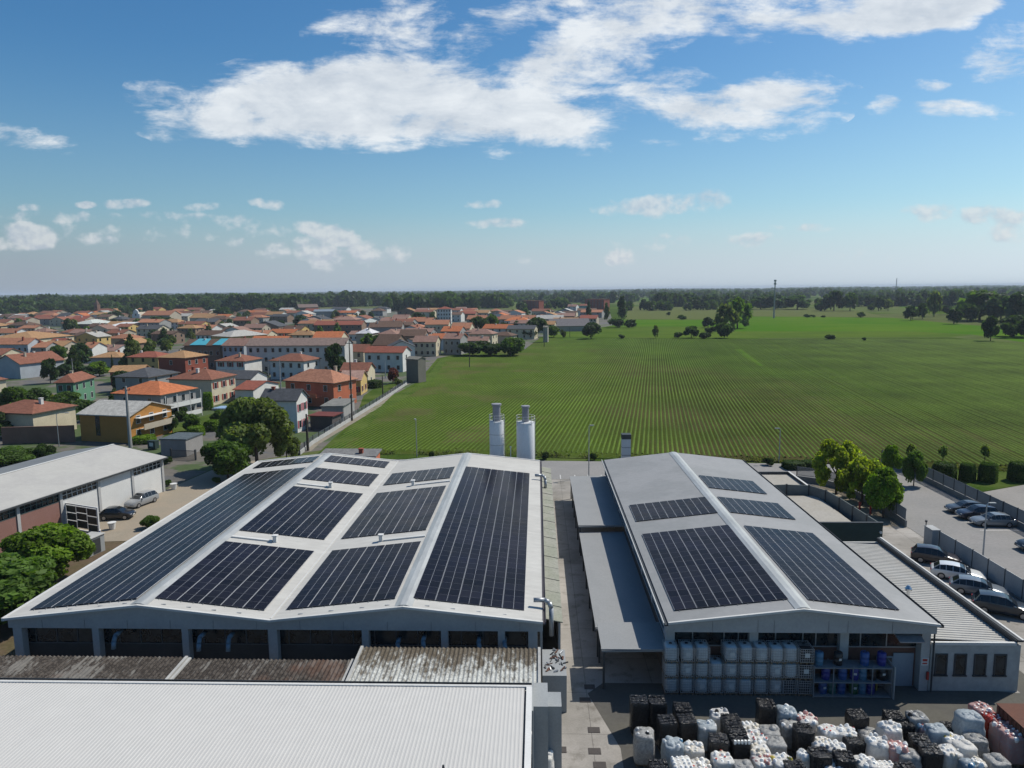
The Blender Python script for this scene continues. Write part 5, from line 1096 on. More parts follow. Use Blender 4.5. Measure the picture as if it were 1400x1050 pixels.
def house_m(lab, Mp, h, W, D, a=None, **kw):               # near right roof corner seen, direction from the street grid
    a = G_ if a is None else a; m_ = at(*Mp, h); d = Vector((math.cos(a), math.sin(a), 0)); pv = Vector((-d.y, d.x, 0)); o = kw.get('o', .5)
    c = m_-d*(W/2)+pv*(D/2); return house_w(lab, c.x, c.y, a, W-2*o, D-2*o, h, **kw)
# nearest first
t = house_m('ochre house with ash grey roof behind the concrete power pole', (178, 569), 5.3, 12.5, 12.0, roof='gx', rh=1.9, wall=W_OR, rc=T_LG, wr=3, chim=0, storeys=2)
b = MB(); b.box(5.76, 7.0, -3.5, 5.0, 2.2, 2.4); b.box(6.9, 7.0, -3.5, 5, 2.4, 3.3); b.build('balcony', mm['render_wall'], t, color=W_BE)
b = MB(); b.box(5.78, 6.9, -4.5, 4, 4.55, 4.65); b.build('awning', mm['white_paint'], t)
b = MB(); b.box(-2.2, -1.2, -5.54, -5.503, 1.2, 5.2); b.build('window', mm['window_glass'], t)
t = house('house with bright orange red hip roof and white balconies on its right side', (150, 537.7), (219.4, 540.3), 6.3, R=(263.8, 530), rh=2.2, wall=W_GR, rc=T_BR, wr=4, wf=2, chim=0)
for z in (3.1, .6):
    b = MB(); b.box(6.2, 7.6, -5.6, 5.6, z, z+.15); b.box(7.5, 7.6, -5.6, 5.6, z+.15, z+1.0); b.build('balcony', mm['white_paint'], t)
for y in (-5.5, -2, 2, 5.5): b = MB(); b.box(7.48, 7.6, y-.06, y+.06, 0, 6.0); b.build('balcony_post', mm['white_paint'], t)
house('cream house with red shutters and brown hip roof near the big tree', (226.5, 518.2), (289.5, 519.3), 6.6, R=(323.6, 512), rh=2.1, wall=W_CR, rc=T_RB, wr=3, shut=(.30, .05, .03), chim=2)
house('green house with red brown hip roof and pale corner trims', (72, 523.6), (101, 523), 6.0, D=12, rh=1.9, wall=W_GN, rc=T_RB, wf=2, wr=3)
house('cream house at the left edge with dark red hip roof', (-40, 524), (12, 518), 5.6, D=14, rh=2.2, wall=W_CR, rc=T_RB, wr=2)
house_m('low house with dark slate hip roof and pale grey walls', (203, 516), 5.0, 12, 13, rh=2.0, wall=W_GR, rc=T_SL, wf=2, wr=2, chim=0)
house('brick red house with tan hip roof and white framed windows', (213, 488.6), (252.9, 489.5), 6.6, R=(279.2, 485), rh=2.0, wall=W_BK, rc=T_TAN, wr=3, wf=1)
house('white house with red hip roof behind the white carport wall', (292, 493.4), (334.7, 494), 5.6, R=(351.4, 489.5), rh=1.9, wall=W_WH, rc=T_RB, wf=3, shut=(.25, .05, .04))
house_m('slate gable roofed white house between cream and salmon houses', (343, 518.4), 4.5, 14, 9, roof='gx', rh=1.9, wall=W_WH, rc=T_SL, wr=1, chim=0)
house('low carport with salmon red gable roof and white end wall', (316.7, 532.5), (347, 533), 3.4, R=(364, 523), roof='gx', rh=1.5, wall=W_WH, rc=T_RD, chim=0, name='carport', cat='carport')
house('long white block of two rows of dark windows, biggest in town', (334, 472.8), (472.3, 472.1), 9.6, D=11, roof='gx', rh=2.3, wall=(.56, .56, .54), rc=(.25, .185, .16), wf=13, storeys=3, chim=0)
house('pale blue house left of and joining the long white block', (301, 472.5), (333.6, 472.8), 9.0, D=11, roof='gx', rh=2.4, wall=W_BL, rc=T_PK, wf=4, storeys=3)
t = house('brown grey building with two cyan tarpaulin covered roofs', (249, 472.5), (301.5, 472.3), 8.8, D=10, roof='gx', rh=2.0, wall=W_BR, rc=T_DB, wf=6, storeys=2)
b = MB(); b.hexa([(-4.5, -5, 8.9), (1.6, -5, 8.9), (1.6, -.5, 10.9), (-3, -.5, 10.9), (-4.5, -5, 9.05), (1.6, -5, 9.05), (1.6, -.5, 11.05), (-3, -.5, 11.05)]); b.hexa([(4.2, -5, 8.9), (10, -5, 8.9), (10.5, -.5, 10.9), (5.5, -.5, 10.9), (4.2, -5, 9.05), (10, -5, 9.05), (10.5, -.5, 11.05), (5.5, -.5, 11.05)]); b.build('tarpaulin', M('tarp_cyan', (.10, .45, .55), .4, .1, 1), t)
house('white house with red hip roof before the long white block', (366, 493), (415.7, 494), 6.1, R=(430.5, 489.5), rh=2.0, wall=W_WH, rc=T_RB, wf=4, wr=2)
t = house('salmon house with big orange hip roof and dark balcony', (386, 520), (456, 524), 6.1, R=(480, 517), rh=2.6, wall=W_SA, rc=(.40, .19, .12), wf=3, wr=2)
b = MB(); b.box(-4, 4.5, -7.3, -5.3, 2.6, 2.8); b.box(-4, 4.5, -7.3, -7.2, 2.8, 3.6); b.build('balcony', mm['render_wall'], t, color=W_SA)
house('white gabled house with dark slate roof half hidden by the big tree', (352, 547.5), (407, 548), 6.6, R=(423, 541.5), roof='gx', rh=2.0, wall=W_WH, rc=T_SL, wr=2, shut=(.4, .10, .12))
house('flat roofed grey garage with white side wall along the field path', (437, 555.2), (470, 555), 3.5, R=(488, 544.5), roof='flat', wall=W_GR, rc=(.21, .21, .195), chim=0, o=.3, name='garage', cat='garage')
house('low carport with dark red flat roof beside the grey garage', (420, 568), (455, 569), 3.0, D=5, roof='flat', wall=(.10, .09, .09), rc=(.16, .05, .045), chim=0, o=.4, name='carport', cat='carport')
house('yellow gabled house with faded pink roof on the lawn', (462, 520), (495, 519.7), 4.2, R=(509, 514), roof='gx', rh=2.2, wall=W_YE, rc=(.42, .27, .22), wr=2, wf=2, shut=(.28, .06, .05), chim=0)
house('cream gabled house with red brown roof behind the yellow house', (463, 507.5), (504, 507.5), 4.6, D=9, roof='gx', rh=2.2, wall=W_CR, rc=T_RB, wr=1, chim=1)
house('white two storey house with red roof near the tower cabin', (495.6, 481.8), (551.5, 482.2), 6.8, D=9.5, roof='gx', rh=1.9, wall=W_WH, rc=T_RD, wf=4, wr=1, chim=0)
house('tall narrow grey brick transformer cabin at the field corner', (553.5, 490.5), (571.5, 491.5), 7.2, D=4.2, roof='gx', rh=.7, wall=(.20, .19, .16), rc=(.22, .21, .18), chim=0, o=.25, name='transformer_cabin', cat='cabin')
house('row house with pink roof and cream gable at the field edge', (563, 467.6), (597, 467.6), 6.2, D=10, roof='gx', rh=2.4, wall=W_CR, rc=T_PK, wf=4, wr=1)
house('grey row house with pink roof at the end of the lane', (604, 463), (630, 463.3), 7, D=10, roof='gx', rh=2.1, wall=W_GR, rc=T_PK, wf=3)
house('dark slate roofed house between two pink roofed rows', (531, 475), (569, 474), 6.4, D=11, roof='gy', rh=2.4, wall=W_WH, rc=T_SL, wf=2)
house('large barn with long brown roof behind the white house', (508, 472), (540, 472.5), 6, D=14, roof='gx', rh=4.2, wall=W_BR, rc=T_DB, chim=0, name='barn', cat='barn')
house('long brown roofed barn in the middle of town', (544, 459.5), (581, 459.3), 6, D=12, roof='gx', rh=3.0, wall=W_BR, rc=T_DB, chim=0, name='barn', cat='barn')
house('cream house with orange roof and a row of windows', (580, 443.8), (614, 443.5), 7.5, D=12, roof='gx', rh=2.6, wall=W_CR, rc=T_OR, wf=6, storeys=2)
house('house with orange roof and cream gable right of the windowed cream house', (615, 449), (643, 449), 6.5, D=13, roof='gx', rh=3, wall=W_CR, rc=T_OR, wf=2, wr=1)
house('four storey apartment block with red roof and pale balconies', (597, 422.5), (617, 422.3), 12.5, D=14, rh=2, wall=W_WH, rc=T_RD, wf=5, wr=2, storeys=4, name='apartment_block', cat='apartment block')
house('row of low pink tile roofs along the field', (629, 466), (668, 466), 4.5, D=8, roof='gx', rh=1.8, wall=W_BE, rc=T_PK, wf=3)
house('low brown tile roofed outbuilding behind the field hedge', (671, 458.5), (699, 459), 4.5, D=9, roof='hip', rh=1.8, wall=W_BE, rc=T_DB, chim=0)
house('long low house with orange roof beyond the hedge trees', (682, 436.4), (731, 436.4), 5.5, D=12, roof='gx', rh=3, wall=W_BE, rc=T_OR, wf=5)
house('low orange roofed house left of the long low one', (637, 436.5), (664, 436.5), 5.5, D=12, roof='gx', rh=3, wall=W_BE, rc=T_OR, wf=3)
house('white house with pink roof below the long low orange roof', (696, 442), (724, 442), 6, D=10, roof='gx', rh=2, wall=W_WH, rc=T_PK, wf=4)
house('long dark roofed barn beyond the meadow', (751, 446), (808, 445.4), 3.6, D=22, roof='gx', rh=4.6, wall=W_GR, rc=(.17, .16, .165), chim=0, name='barn', cat='barn')
house('pale transformer tower where the meadow meets the town', (742, 447.5), (749, 447.5), 8, D=4.5, roof='gx', rh=.8, wall=(.38, .36, .32), rc=(.22, .21, .18), chim=0, o=.2, name='transformer_cabin', cat='cabin')
house('brick red apartment block left of the far poplars', (713, 411), (737, 411), 13, D=14, roof='flat', rh=1, wall=W_BK, rc=T_RB, wf=6, storeys=4, chim=0, name='apartment_block', cat='apartment block')
house('brick red apartment block behind the far poplars', (799, 409), (826, 409), 15, D=16, roof='flat', rh=1, wall=W_BK, rc=T_RB, wf=6, storeys=5, chim=0, name='apartment_block', cat='apartment block')
house('teal house right of the white gabled pair', (791, 418), (803, 418), 8, D=12, roof='gx', rh=2, wall=(.20, .45, .45), rc=T_RB, wf=2)
house('white house with pink roof near the teal house', (775, 419), (788, 419), 8, D=12, roof='gx', rh=2.5, wall=W_WH, rc=T_PK, wf=2)
house('long building with big orange hip roof and cream facade', (45, 463.8), (103, 458.5), 7.2, D=26, rh=3.0, wall=W_CR, rc=T_TAN, wf=7, wr=2, storeys=2)
house('grey row of houses with orange roof at the left edge', (-20, 471), (38, 470.8), 7.5, D=10, roof='gx', rh=2.4, wall=W_BL, rc=T_OR, wf=7, storeys=2)
house('grey house with orange roof next to the left edge row', (39, 475.2), (63, 475), 6, D=10, roof='gx', rh=2, wall=W_GR, rc=T_OR, wf=2)
house('low building with long red brown roof behind the dark trees', (26, 498), (90, 491.5), 5, D=13, roof='gx', rh=3.0, wall=W_BL, rc=T_RB, chim=2)
house('white gabled house with orange roof beside the dark conifer', (108, 476), (126, 476), 6.2, D=10, roof='gx', rh=2.1, wall=W_WH, rc=T_OR, wf=2)
house('low house with wide orange roof left of the big conifer', (121, 489), (166, 488.5), 4, D=11, roof='hip', rh=1.8, wall=W_GR, rc=T_TAN)
house('low orange roofed house behind the slate roofed one', (147, 508.8), (196, 507.5), 4, D=9, roof='gx', rh=1.6, wall=W_BK, rc=T_TAN, chim=0)
house('dark walled house with red roof near the left', (62, 470), (83, 470), 6, D=10, roof='gx', rh=2.2, wall=W_BR, rc=T_RD)
house('yellow walled hall with light grey hip roof', (287, 459.2), (315, 460.6), 6.5, D=22, rh=2.6, wall=W_YE, rc=T_LG, wr=4, chim=0)
house('long house with bright orange gable roof behind the white block', (425, 463.6), (466, 463.4), 6, D=14, roof='gx', rh=3.2, wall=W_CR, rc=T_BR, wr=2, wf=4)
house('building with white tent like roof left of the brown barn', (485, 456), (509, 456), 6, D=12, rh=2.6, wall=W_BE, rc=(.65, .65, .66), chim=2)
house('long red roofed row in the middle of town', (428, 444.5), (495, 444), 6, D=14, roof='gx', rh=2.5, wall=W_BR, rc=T_RD, wf=8)
house('grey walled house with arched openings and brown roof', (503, 447.5), (550, 447), 7, D=13, roof='gx', rh=2.5, wall=W_GR, rc=T_DB, wf=8, storeys=1)
house('house with pale green white roof beside the grey walled house', (493, 441), (520, 440.5), 6, D=14, rh=2.5, wall=W_GR, rc=(.52, .56, .52), chim=1)
house('blue grey shed roofed hall below the far wood', (428, 426), (457, 425.6), 7, D=20, roof='gx', rh=2, wall=W_GR, rc=(.20, .25, .30), chim=0)
house('big brown barn before the far wood', (408, 420.5), (436, 420), 8, D=26, roof='gx', rh=4, wall=W_BR, rc=(.20, .15, .13), chim=0, name='barn', cat='barn')
house('white warehouse block at the far left edge', (-30, 431), (13.5, 430.5), 8, D=30, roof='flat', rh=1, wall=W_WH, rc=W_WH, chim=0, name='warehouse', cat='warehouse')
house('warehouse with pale roof among the far left houses', (97, 443), (127, 443), 6, D=24, rh=3, wall=W_BR, rc=(.55, .58, .54), chim=0)
house('shed with bright white roof right of the pale roofed warehouse', (145, 446), (167, 446), 5, D=18, roof='mono', rh=2.2, wall=W_GR, rc=(.70, .70, .70), chim=0)
house('long orange roofed hall beside the white church front', (193, 431), (232, 431), 8, D=16, roof='gx', rh=4, wall=W_BE, rc=T_OR, chim=0)
house('house with orange roof and cream gable near the dark round tree', (258, 434.5), (288, 434.5), 6, D=16, roof='gx', rh=3.5, wall=W_CR, rc=T_TAN, chim=0)
t = house_m('dark red roofed house with solar panels at the lower left edge', (44, 566), 5, 13, 11, roof='hip', rh=1.8, wall=W_CR, rc=T_RB, chim=1)
house('flat slate roofed garage beside the driveway gate', (217, 600), (254, 600.5), 3.1, R=(283, 591.5), roof='flat', wall=(.30, .29, .28), rc=(.10, .125, .14), chim=0, o=.15, name='garage', cat='garage')
p = at(515, 624, 2.6); house_w('small garden shed with grey roof behind the twin hall', p.x-4.6, p.y+1.8, -.03, 8.6, 3.4, 2.7, roof='mono', rh=.3, wall=W_SA, rc=(.20, .20, .20), o=.3, chim=1, name='shed', cat='shed', group='sheds')
# church with a bell tower, white church front
p = at(134, 434); k = dist(p)/F
t = thing('church', 'brick church with slim bell tower before the far wood', 'church', (p.x, p.y, 0), G_)
b = MB(); b.box(-2.3, 2.3, -2.3, 2.3, 0, 15.5); tw = b.build('bell_tower', mm['render_wall'], t, color=(.20, .12, .09))
b = MB(); b.box(-2.5, 2.5, -2.5, 2.5, 15.5, 15.9); b.lathe([(2.6, 15.9), (1.9, 18.0), (.9, 19.5), (.05, 22.5)], 8); b.build('spire', mm['render_wall'], tw, color=(.16, .10, .08))
for s in (-1, 1): b = MB(); b.box(s*.9-.5, s*.9+.5, -2.36, -2.303, 11.5, 14.2); b.build('belfry_opening', mm['window_glass'], tw)
b = MB(); b.box(3, 17, -4, 8, 0, 7.5); b.build('nave_wall', mm['render_wall'], t, color=(.30, .20, .13)); b = MB(); b.prism([(-4.6, 7.4), (2, 10.4), (8.6, 7.4)], 'x', 2.6, 17.5); b.build('nave_roof', mm['roof_tile'], t, color=T_RB)
p = at(187, 440)
t = thing('church', 'white baroque church front left of the long orange hall', 'church', (p.x, p.y, 0), G_)
b = MB(); b.prism([(-4.5, 0), (4.5, 0), (4.5, 7.5), (3, 8), (2.6, 10.5), (0, 12.5), (-2.6, 10.5), (-3, 8), (-4.5, 7.5)], 'y', -.6, .6); b.build('front', mm['white_paint'], t)
b = MB(); b.box(-.9, .9, -.66, -.603, 0, 3); b.build('door', mm['window_glass'], t); b = MB(); b.box(-.7, .7, -.66, -.603, 6, 8); b.build('window', mm['window_glass'], t)
b = MB(); b.prism([(-4.2, 0), (4.2, 0), (4.2, 7), (0, 9.5), (-4.2, 7)], 'y', .61, 14); b.build('nave', mm['render_wall'], t, color=W_BE)
# the close packed rest of the town
def filler():
    r = random.Random(21)
    TP = [(-41, 262), (-41.5, 296), (-30, 339), (-9, 340), (0, 424), (30, 500), (58, 600), (60, 760), (-20, 900), (-250, 980), (-760, 1000), (-560, 700), (-200, 235), (-110, 262)]
    def inside(x, y):
        c = False
        for i in range(len(TP)):
            (x0, y0), (x1, y1) = TP[i], TP[i-1]
            if (y0 > y) != (y1 > y) and x < (x1-x0)*(y-y0)/(y1-y0)+x0: c = not c
        return c
    out = []
    y = 255
    while y < 960:
        step = 16+(y-255)*.017; x = -780
        while x < 70:
            out.append((x+r.uniform(-4, 4), y+r.uniform(-4, 4), step)); x += step*1.25
        y += step*1.02
    roofs = [(T_OR, 'terracotta'), (T_OR, 'terracotta'), (T_RB, 'red brown'), (T_RB, 'red brown'), (T_DB, 'dark brown'), (T_TAN, 'tan'), (T_PK, 'pinkish'), (T_PK, 'pinkish'), (T_RD, 'dull red'), (T_BR, 'bright orange'), (T_DB, 'dark brown'), (T_SL, 'slate grey'), (T_LG, 'light grey')]
    walls = [(W_WH, 'white'), (W_CR, 'cream'), (W_BE, 'beige'), (W_GR, 'grey'), (W_BR, 'brown'), (W_YE, 'yellow'), (W_WH, 'white'), (W_CR, 'cream')]
    marks = [(-.62, 'beyond the long orange roof'), (-.52, 'towards the brick church'), (-.43, 'towards the white church'), (-.34, 'behind the yellow walled hall'), (-.24, 'behind the long white block'), (-.13, 'around the white tent roof'), (-.03, 'around the brown barns'), (.2, 'towards the brick apartment blocks')]
    n = 0; r.shuffle(out)
    for x, y, st in out:
        if n >= 235: break
        if not inside(x, y) or x < -.80*y-20: continue
        W_ = r.uniform(10, 17)*(1+(y > 500)*.25); D_ = r.uniform(8.5, 11.5)*(1+(y > 500)*.2); rad = math.hypot(W_, D_)/2
        if any((x-a)**2+(y-b_)**2 < (rad*.8+c*.75)**2 for a, b_, c in HOUSES): continue
        if any((x-a)**2+(y-b_)**2 < 64 for a, b_ in ((-112, 300), (-160, 320))): continue
        rc, rn = r.choice(roofs); wc, wn = r.choice(walls); rt = r.choice(('gx', 'gx', 'gx', 'gy', 'hip')); h = r.choice((3.6, 4.6, 5.4, 5.8, 6.4))
        rowt = 'near rows' if y < 360 else 'middle rows' if y < 520 else 'back rows' if y < 700 else 'last rows'
        k = next(m_ for v, m_ in marks if x/y < v)
        tp = {'gx': 'sideways', 'gy': 'gable on', 'hip': 'hipped'}[rt]
        lab = f'{wn} house, {rn} roof {tp}, {rowt}, {k}'
        f = .85+r.random()*.3; rc = tuple(min(1, v*f) for v in rc)
        near = y < 430
        house_w(lab, x, y, G_+r.uniform(-.08, .08)+(math.pi/2 if r.random() < .0 else 0), W_, D_, h, roof=rt, rh=D_*r.uniform(.17, .24) if rt != 'gy' else W_*.18, wall=wc, rc=rc, wf=r.choice((3, 4, 5)) if y < 620 else 3, wr=2 if y < 520 else None, fine=False, chim=1 if y < 650 else 0, group='houses in the dense rows of the town', seed=n, storeys=2 if h > 5 else 1)
        n += 1
filler()
# poles
def pole(px, py, top, lab, r=.14, arms=True, mat='galvanised', col=None, name='power_pole'):
    p = at(px, py); h = zat(px, top, p.y); t = thing(name, lab, 'pole', (p.x, p.y, 0), G_, 'power poles'); b = MB(); b.cyl((0, 0, 0), (0, 0, h), r*1.3, r*.7, 8); b.build('pole', MATS[mat], t)
    if arms:
        b = MB(); b.box(-.9, .9, -.06, .06, h-.75, h-.62); b.build('crossarm', mm['dark_metal'], t)
        for x in (-.8, 0, .8):
            b = MB(); b.cyl((x, 0, h-.6), (x, 0, h-.35), .06, n=6); b.build('insulator', mm['dark_metal'], t)
M('pole_concrete', (.34, .34, .33), .9, .1, 1); M('pole_wood', (.075, .065, .055), .9, .15, 1)
pole(178.5, 612, 528, 'thick concrete power pole in front of the ochre house', .26, mat='pole_concrete')
pole(481.5, 575, 465, 'tall dark pole between the garage and the field', .15, mat='pole_wood'); pole(421, 616, 566, 'short dark pole at the field corner near the big tree', .2, False, 'pole_wood'); pole(523.7, 546, 513, 'dark pole beside the lane fence', .16, mat='pole_wood', arms=False)
pole(527, 517, 492, 'thin pale pole left of the grey brick cabin', .13, False); pole(642, 502, 466, 'dark pole standing in the field edge', .14, False, 'pole_wood'); pole(698, 487, 461, 'dark pole in the field before the hedge trees', .13, False, 'pole_wood'); pole(744, 474, 446, 'dark pole below the pale transformer tower', .13, False, 'pole_wood'); pole(779, 461, 447, 'pole on the meadow in front of the long barn', .13, False, 'pole_wood')
pole(101, 524, 490, 'thin pole above the green house roof', .12, True, 'pole_concrete'); pole(384, 532, 491, 'pale pole before the white hip roofed house', .15, False); pole(367.5, 522, 498, 'thin pale pole left of the other pale pole', .1, False)
p = at(1058, 435); t = thing('antenna_mast', 'tall slim grey antenna mast on the far fields', 'mast', (p.x, p.y, 0)); h = zat(1060, 383, p.y); b = MB(); b.cyl((0, 0, 0), (0, 0, h), .8, .42, 10); b.build('pole', mm['pole_concrete'], t)
for z in (h-.5, h-3.2): b = MB(); b.cyl((0, 0, z-.8), (0, 0, z+.8), 1.1, 1.1, 10); b.build('antenna', mm['clad_grey'], t)
d = ray(1226, 383); p = Vector((d.x/d.y*1600, 1600, 0)); t = thing('antenna_mast', 'thin lattice mast far off on the right horizon', 'mast', p); b = MB()
for sx in (-1, 1):
    for sy in (-1, 1): b.cyl((sx*1.3, sy*1.3, 0), (sx*.3, sy*.3, 45), .25, .2, 5)
for z in range(4, 45, 4): w = 1.3-z*.022; b.box(-w, w, -w, w, z, z+.3)
b.build('lattice', mm['galvanised'], t)
# curved lamp, walls, hedges and odd things near the town edge
p = at(81, 611); lamp(p.x, p.y, zat(78, 566, p.y), 1.6, 0.2, 'curved street lamp beside the brick boundary wall')
a0, a1 = at(4, 607), at(103, 604); d = a1-a0
t = thing('boundary_wall', 'long brick brown boundary wall left of the ochre house', 'wall', a0, math.atan2(d.y, d.x)); b = MB(); b.box(0, d.length, -.12, .12, 0, 3.1); b.build('wall', M('brick_brown', (.23, .13, .10), .9, .15, .4, .2, fine=.12, fs=8), t); b = MB(); b.box(0, d.length, -.17, .17, 3.101, 3.2); b.build('coping', mm['brick_brown'], t)
a0, a1 = at(428, 607), at(515, 553); a2 = at(556, 526)
slat_fence('low concrete fence with wire panels along the field path', [(at(410, 622).x, at(410, 622).y), (a0.x, a0.y), (a1.x, a1.y), (a2.x, a2.y)], .7, .9, .3, mm['fence_grey'], 3.2, base_mat='stucco')
p = at(251, 628); t = thing('gate', 'black metal gate at the top of the driveway', 'gate', p, G_); b = MB(); 
for x in np.arange(-2.2, 2.21, .22): b.box(x-.025, x+.025, -.025, .025, .1, 1.5)
b.box(-2.25, 2.25, -.04, .04, 1.5, 1.58); b.box(-2.25, 2.25, -.04, .04, .05, .1); b.build('leaf', mm['dark_metal'], t)
for x in (-2.4, 2.4): b = MB(); b.box(x-.12, x+.12, -.12, .12, 0, 1.8); b.build('post', mm['dark_metal'], t)
p = at(210, 614); t = thing('recycling_bin', 'dark green bin with white notice near the slate roofed garage', 'bin', p, G_); b = MB(); b.box(-.8, .8, -.5, .5, .15, 1.5); b.build('body', mm['green_dark'], t); b = MB(); b.box(-.84, .84, -.54, .54, 1.501, 1.6); b.build('lid', mm['green_dark'], t); b = MB(); b.box(-.4, .4, -.52, -.501, .6, 1.3); b.build('notice', mm['white_paint'], t)
p = at(313, 560); t = thing('pool_cover', 'pale blue covered garden pool behind the hedge', 'pool', p, G_); b = MB(); b.box(-3.4, 3.4, -1.8, 1.8, 0, .5); b.build('wall', mm['stucco'], t); b = MB(); b.hexa([(-3.3, -1.7, .501), (3.3, -1.7, .501), (3.3, 1.7, .501), (-3.3, 1.7, .501), (-3, -1.4, .62), (3.2, -1.5, .75), (2.8, 1.4, .9), (-3.1, 1.5, .6)]); b.build('cover', M('pool_blue', (.30, .48, .72), .4, .2, 1.5), t)
# ------------------------------------------------------------------ trees
def m_leaf(name, objcol, col=(.05, .08, .02)):
    m, q, b, out = base(name)
    at_ = q.add('ShaderNodeAttribute'); at_.attribute_name = 'tint'
    if objcol: c = q.add('ShaderNodeObjectInfo').outputs['Color']
    else: c = q.add('ShaderNodeRGB').outputs[0]; c.default_value = (*col, 1)
    f = q.mr(at_.outputs['Fac'], 0, 1, .5, 2.2)
    v = q.add('ShaderNodeVectorMath', operation='SCALE'); q.link(c, v.inputs[0]); q.link(f, v.inputs['Scale'])
    q.link(v.outputs[0], b.inputs['Base Color']); b.inputs['Roughness'].default_value = .6; b.inputs['Specular IOR Level'].default_value = .2
    tr = q.add('ShaderNodeBsdfTranslucent'); q.link(q.mix(1, v.outputs[0], (1.35, 1.45, .55), 'MULTIPLY'), tr.inputs[0])
    mx = q.add('ShaderNodeMixShader'); mx.inputs[0].default_value = .45; q.link(b.outputs[0], mx.inputs[1]); q.link(tr.outputs[0], mx.inputs[2]); q.link(mx.outputs[0], out.inputs[0])
m_leaf('leaf', True); m_leaf('leaf_far', False, (.033, .057, .015)); m_leaf('leaf_weeds', False, (.075, .085, .03))
M('bark', (.085, .065, .05), .95, .25, 3)
def crown_arrays(seed, n, leaf, shape):
    g = np.random.default_rng(seed)
    if shape == 'tall': K = 16; zc = np.linspace(.08, .92, K); rr = np.sin(np.clip(zc*1.05+.12, 0, 1)*math.pi)**.6*.5; an = g.uniform(0, 6.28, K); C = np.c_[np.cos(an)*rr*.6, np.sin(an)*rr*.6, zc]; R = np.full(K, .42)*(.7+rr); ZR = .16
    elif shape == 'conifer': K = 22; zc = np.linspace(.04, .93, K); rr = (1-zc)*.72+.04; an = np.arange(K)*2.4; C = np.c_[np.cos(an)*rr*.75, np.sin(an)*rr*.75, zc]; R = rr*.62+.06; ZR = .10
    elif shape == 'bush': K = 10; an = g.uniform(0, 6.28, K); r0 = g.uniform(.1, .6, K); C = np.c_[np.cos(an)*r0, np.sin(an)*r0, g.uniform(.3, .62, K)]; R = g.uniform(.34, .5, K); ZR = .36
    elif shape == 'hedge': K = 12; C = np.c_[g.uniform(-.7, .7, K), g.uniform(-.7, .7, K), g.uniform(.35, .7, K)]; R = g.uniform(.35, .45, K); ZR = .32
    else:
        K = 20 if shape == 'round' else 34; d = g.normal(size=(K, 3)); d /= np.linalg.norm(d, axis=1)[:, None]; d[:, 2] = np.where(d[:, 2] < -.75, -d[:, 2], d[:, 2])
        s = .60 if shape == 'round' else .72; C = np.c_[d[:, :2]*s, .50+d[:, 2]*.30]; C[0] = (0, 0, .55); C[1] = (.1, .1, .78); R = g.uniform(.26, .42, K) if shape == 'round' else g.uniform(.14, .30, K); ZR = .5
    w = R**2; w /= w.sum(); li = g.choice(len(R), n, p=w)
    d = g.normal(size=(n, 3)); d /= np.linalg.norm(d, axis=1)[:, None]; d[:, 2] = np.where((d[:, 2] < 0) & (g.random(n) < .45), -d[:, 2], d[:, 2])
    rad = R[li]*(1-.5*g.random(n)**1.8*(1 if shape != 'loose' else 1.5)).clip(.1)
    off = d*rad[:, None]; off[:, 2] *= ZR if shape in ('tall', 'conifer') else ZR*1.0
    if shape in ('tall', 'conifer'): off[:, 2] = d[:, 2]*ZR*(R[li]/R.max())**.5
    P = C[li]+off
    if shape == 'hedge':                                   # clipped: leaves near the faces of a soft box
        P = g.uniform(-1, 1, (n, 3)); fa = g.integers(0, 5, n); r_ = g.random(n)**2*.18
        P[fa == 0, 0] = (1-r_)[fa == 0]; P[fa == 1, 0] = (r_-1)[fa == 1]; P[fa == 2, 1] = (1-r_)[fa == 2]; P[fa == 3, 1] = (r_-1)[fa == 3]; P[fa == 4, 2] = (1-r_)[fa == 4]
        P[:, 2] = (P[:, 2]+1)/2; rr_ = np.maximum(1, (np.abs(P[:, 0])**4+np.abs(P[:, 1])**4)**.25); P[:, 0] /= rr_; P[:, 1] /= rr_; P[:, :2] *= (1-.18*P[:, 2]**4)[:, None]; P += g.normal(0, .03, (n, 3)); P[:, 2] = np.abs(P[:, 2]); d = P-np.array([0, 0, .4])
        d /= np.linalg.norm(d, axis=1)[:, None]
    elif shape == 'bush': P[:, 2] = np.abs(P[:, 2]-.12)
    else: P[:, 2] -= P[:, 2].min()
    a = d+g.normal(size=(n, 3))*.75; a /= np.linalg.norm(a, axis=1)[:, None]
    u = np.cross(a, g.normal(size=(n, 3))); u /= np.linalg.norm(u, axis=1)[:, None]; v = np.cross(a, u)
    sz = leaf*g.uniform(.55, 1.25, n)[:, None]; u = u*sz; v = v*sz*.75; zf = np.array([1, 1, .55]); u = u*zf; v = v*zf
    V = np.stack([P-u-v*.3, P+u*.2-v, P+u+v*.3, P-u*.2+v], 1).reshape(-1, 3); Q = np.arange(4*n).reshape(n, 4)
    lt = g.uniform(.25, .75, len(R))[li]; tint = (lt+g.normal(0, .16, n)).clip(0, 1)
    mx = np.abs(V[:, :2]).max(); V[:, :2] /= mx*.97; V[:, 2] = V[:, 2].clip(0 if shape in ('bush', 'hedge') else -1)/V[:, 2].max()
    return V, Q, tint
CR = {}
def crown(shape, lod, var):
    k = (shape, lod, var)
    if k not in CR:
        n, lf = {'hi': (11000, .062), 'mid': (2600, .115), 'lo': (620, .21)}[lod]
        if shape in ('tall', 'conifer'): lf *= .85; n = int(n*.8)
        if shape == 'loose': n = int(n*.62)
        V, Q, t = crown_arrays(hash((shape, lod)) % 97+var*13 if False else sum(map(ord, shape+lod))+var*13, n, lf, shape); CR[k] = rawmesh('crown', V, Q, mm['leaf'], t)
    return CR[k]
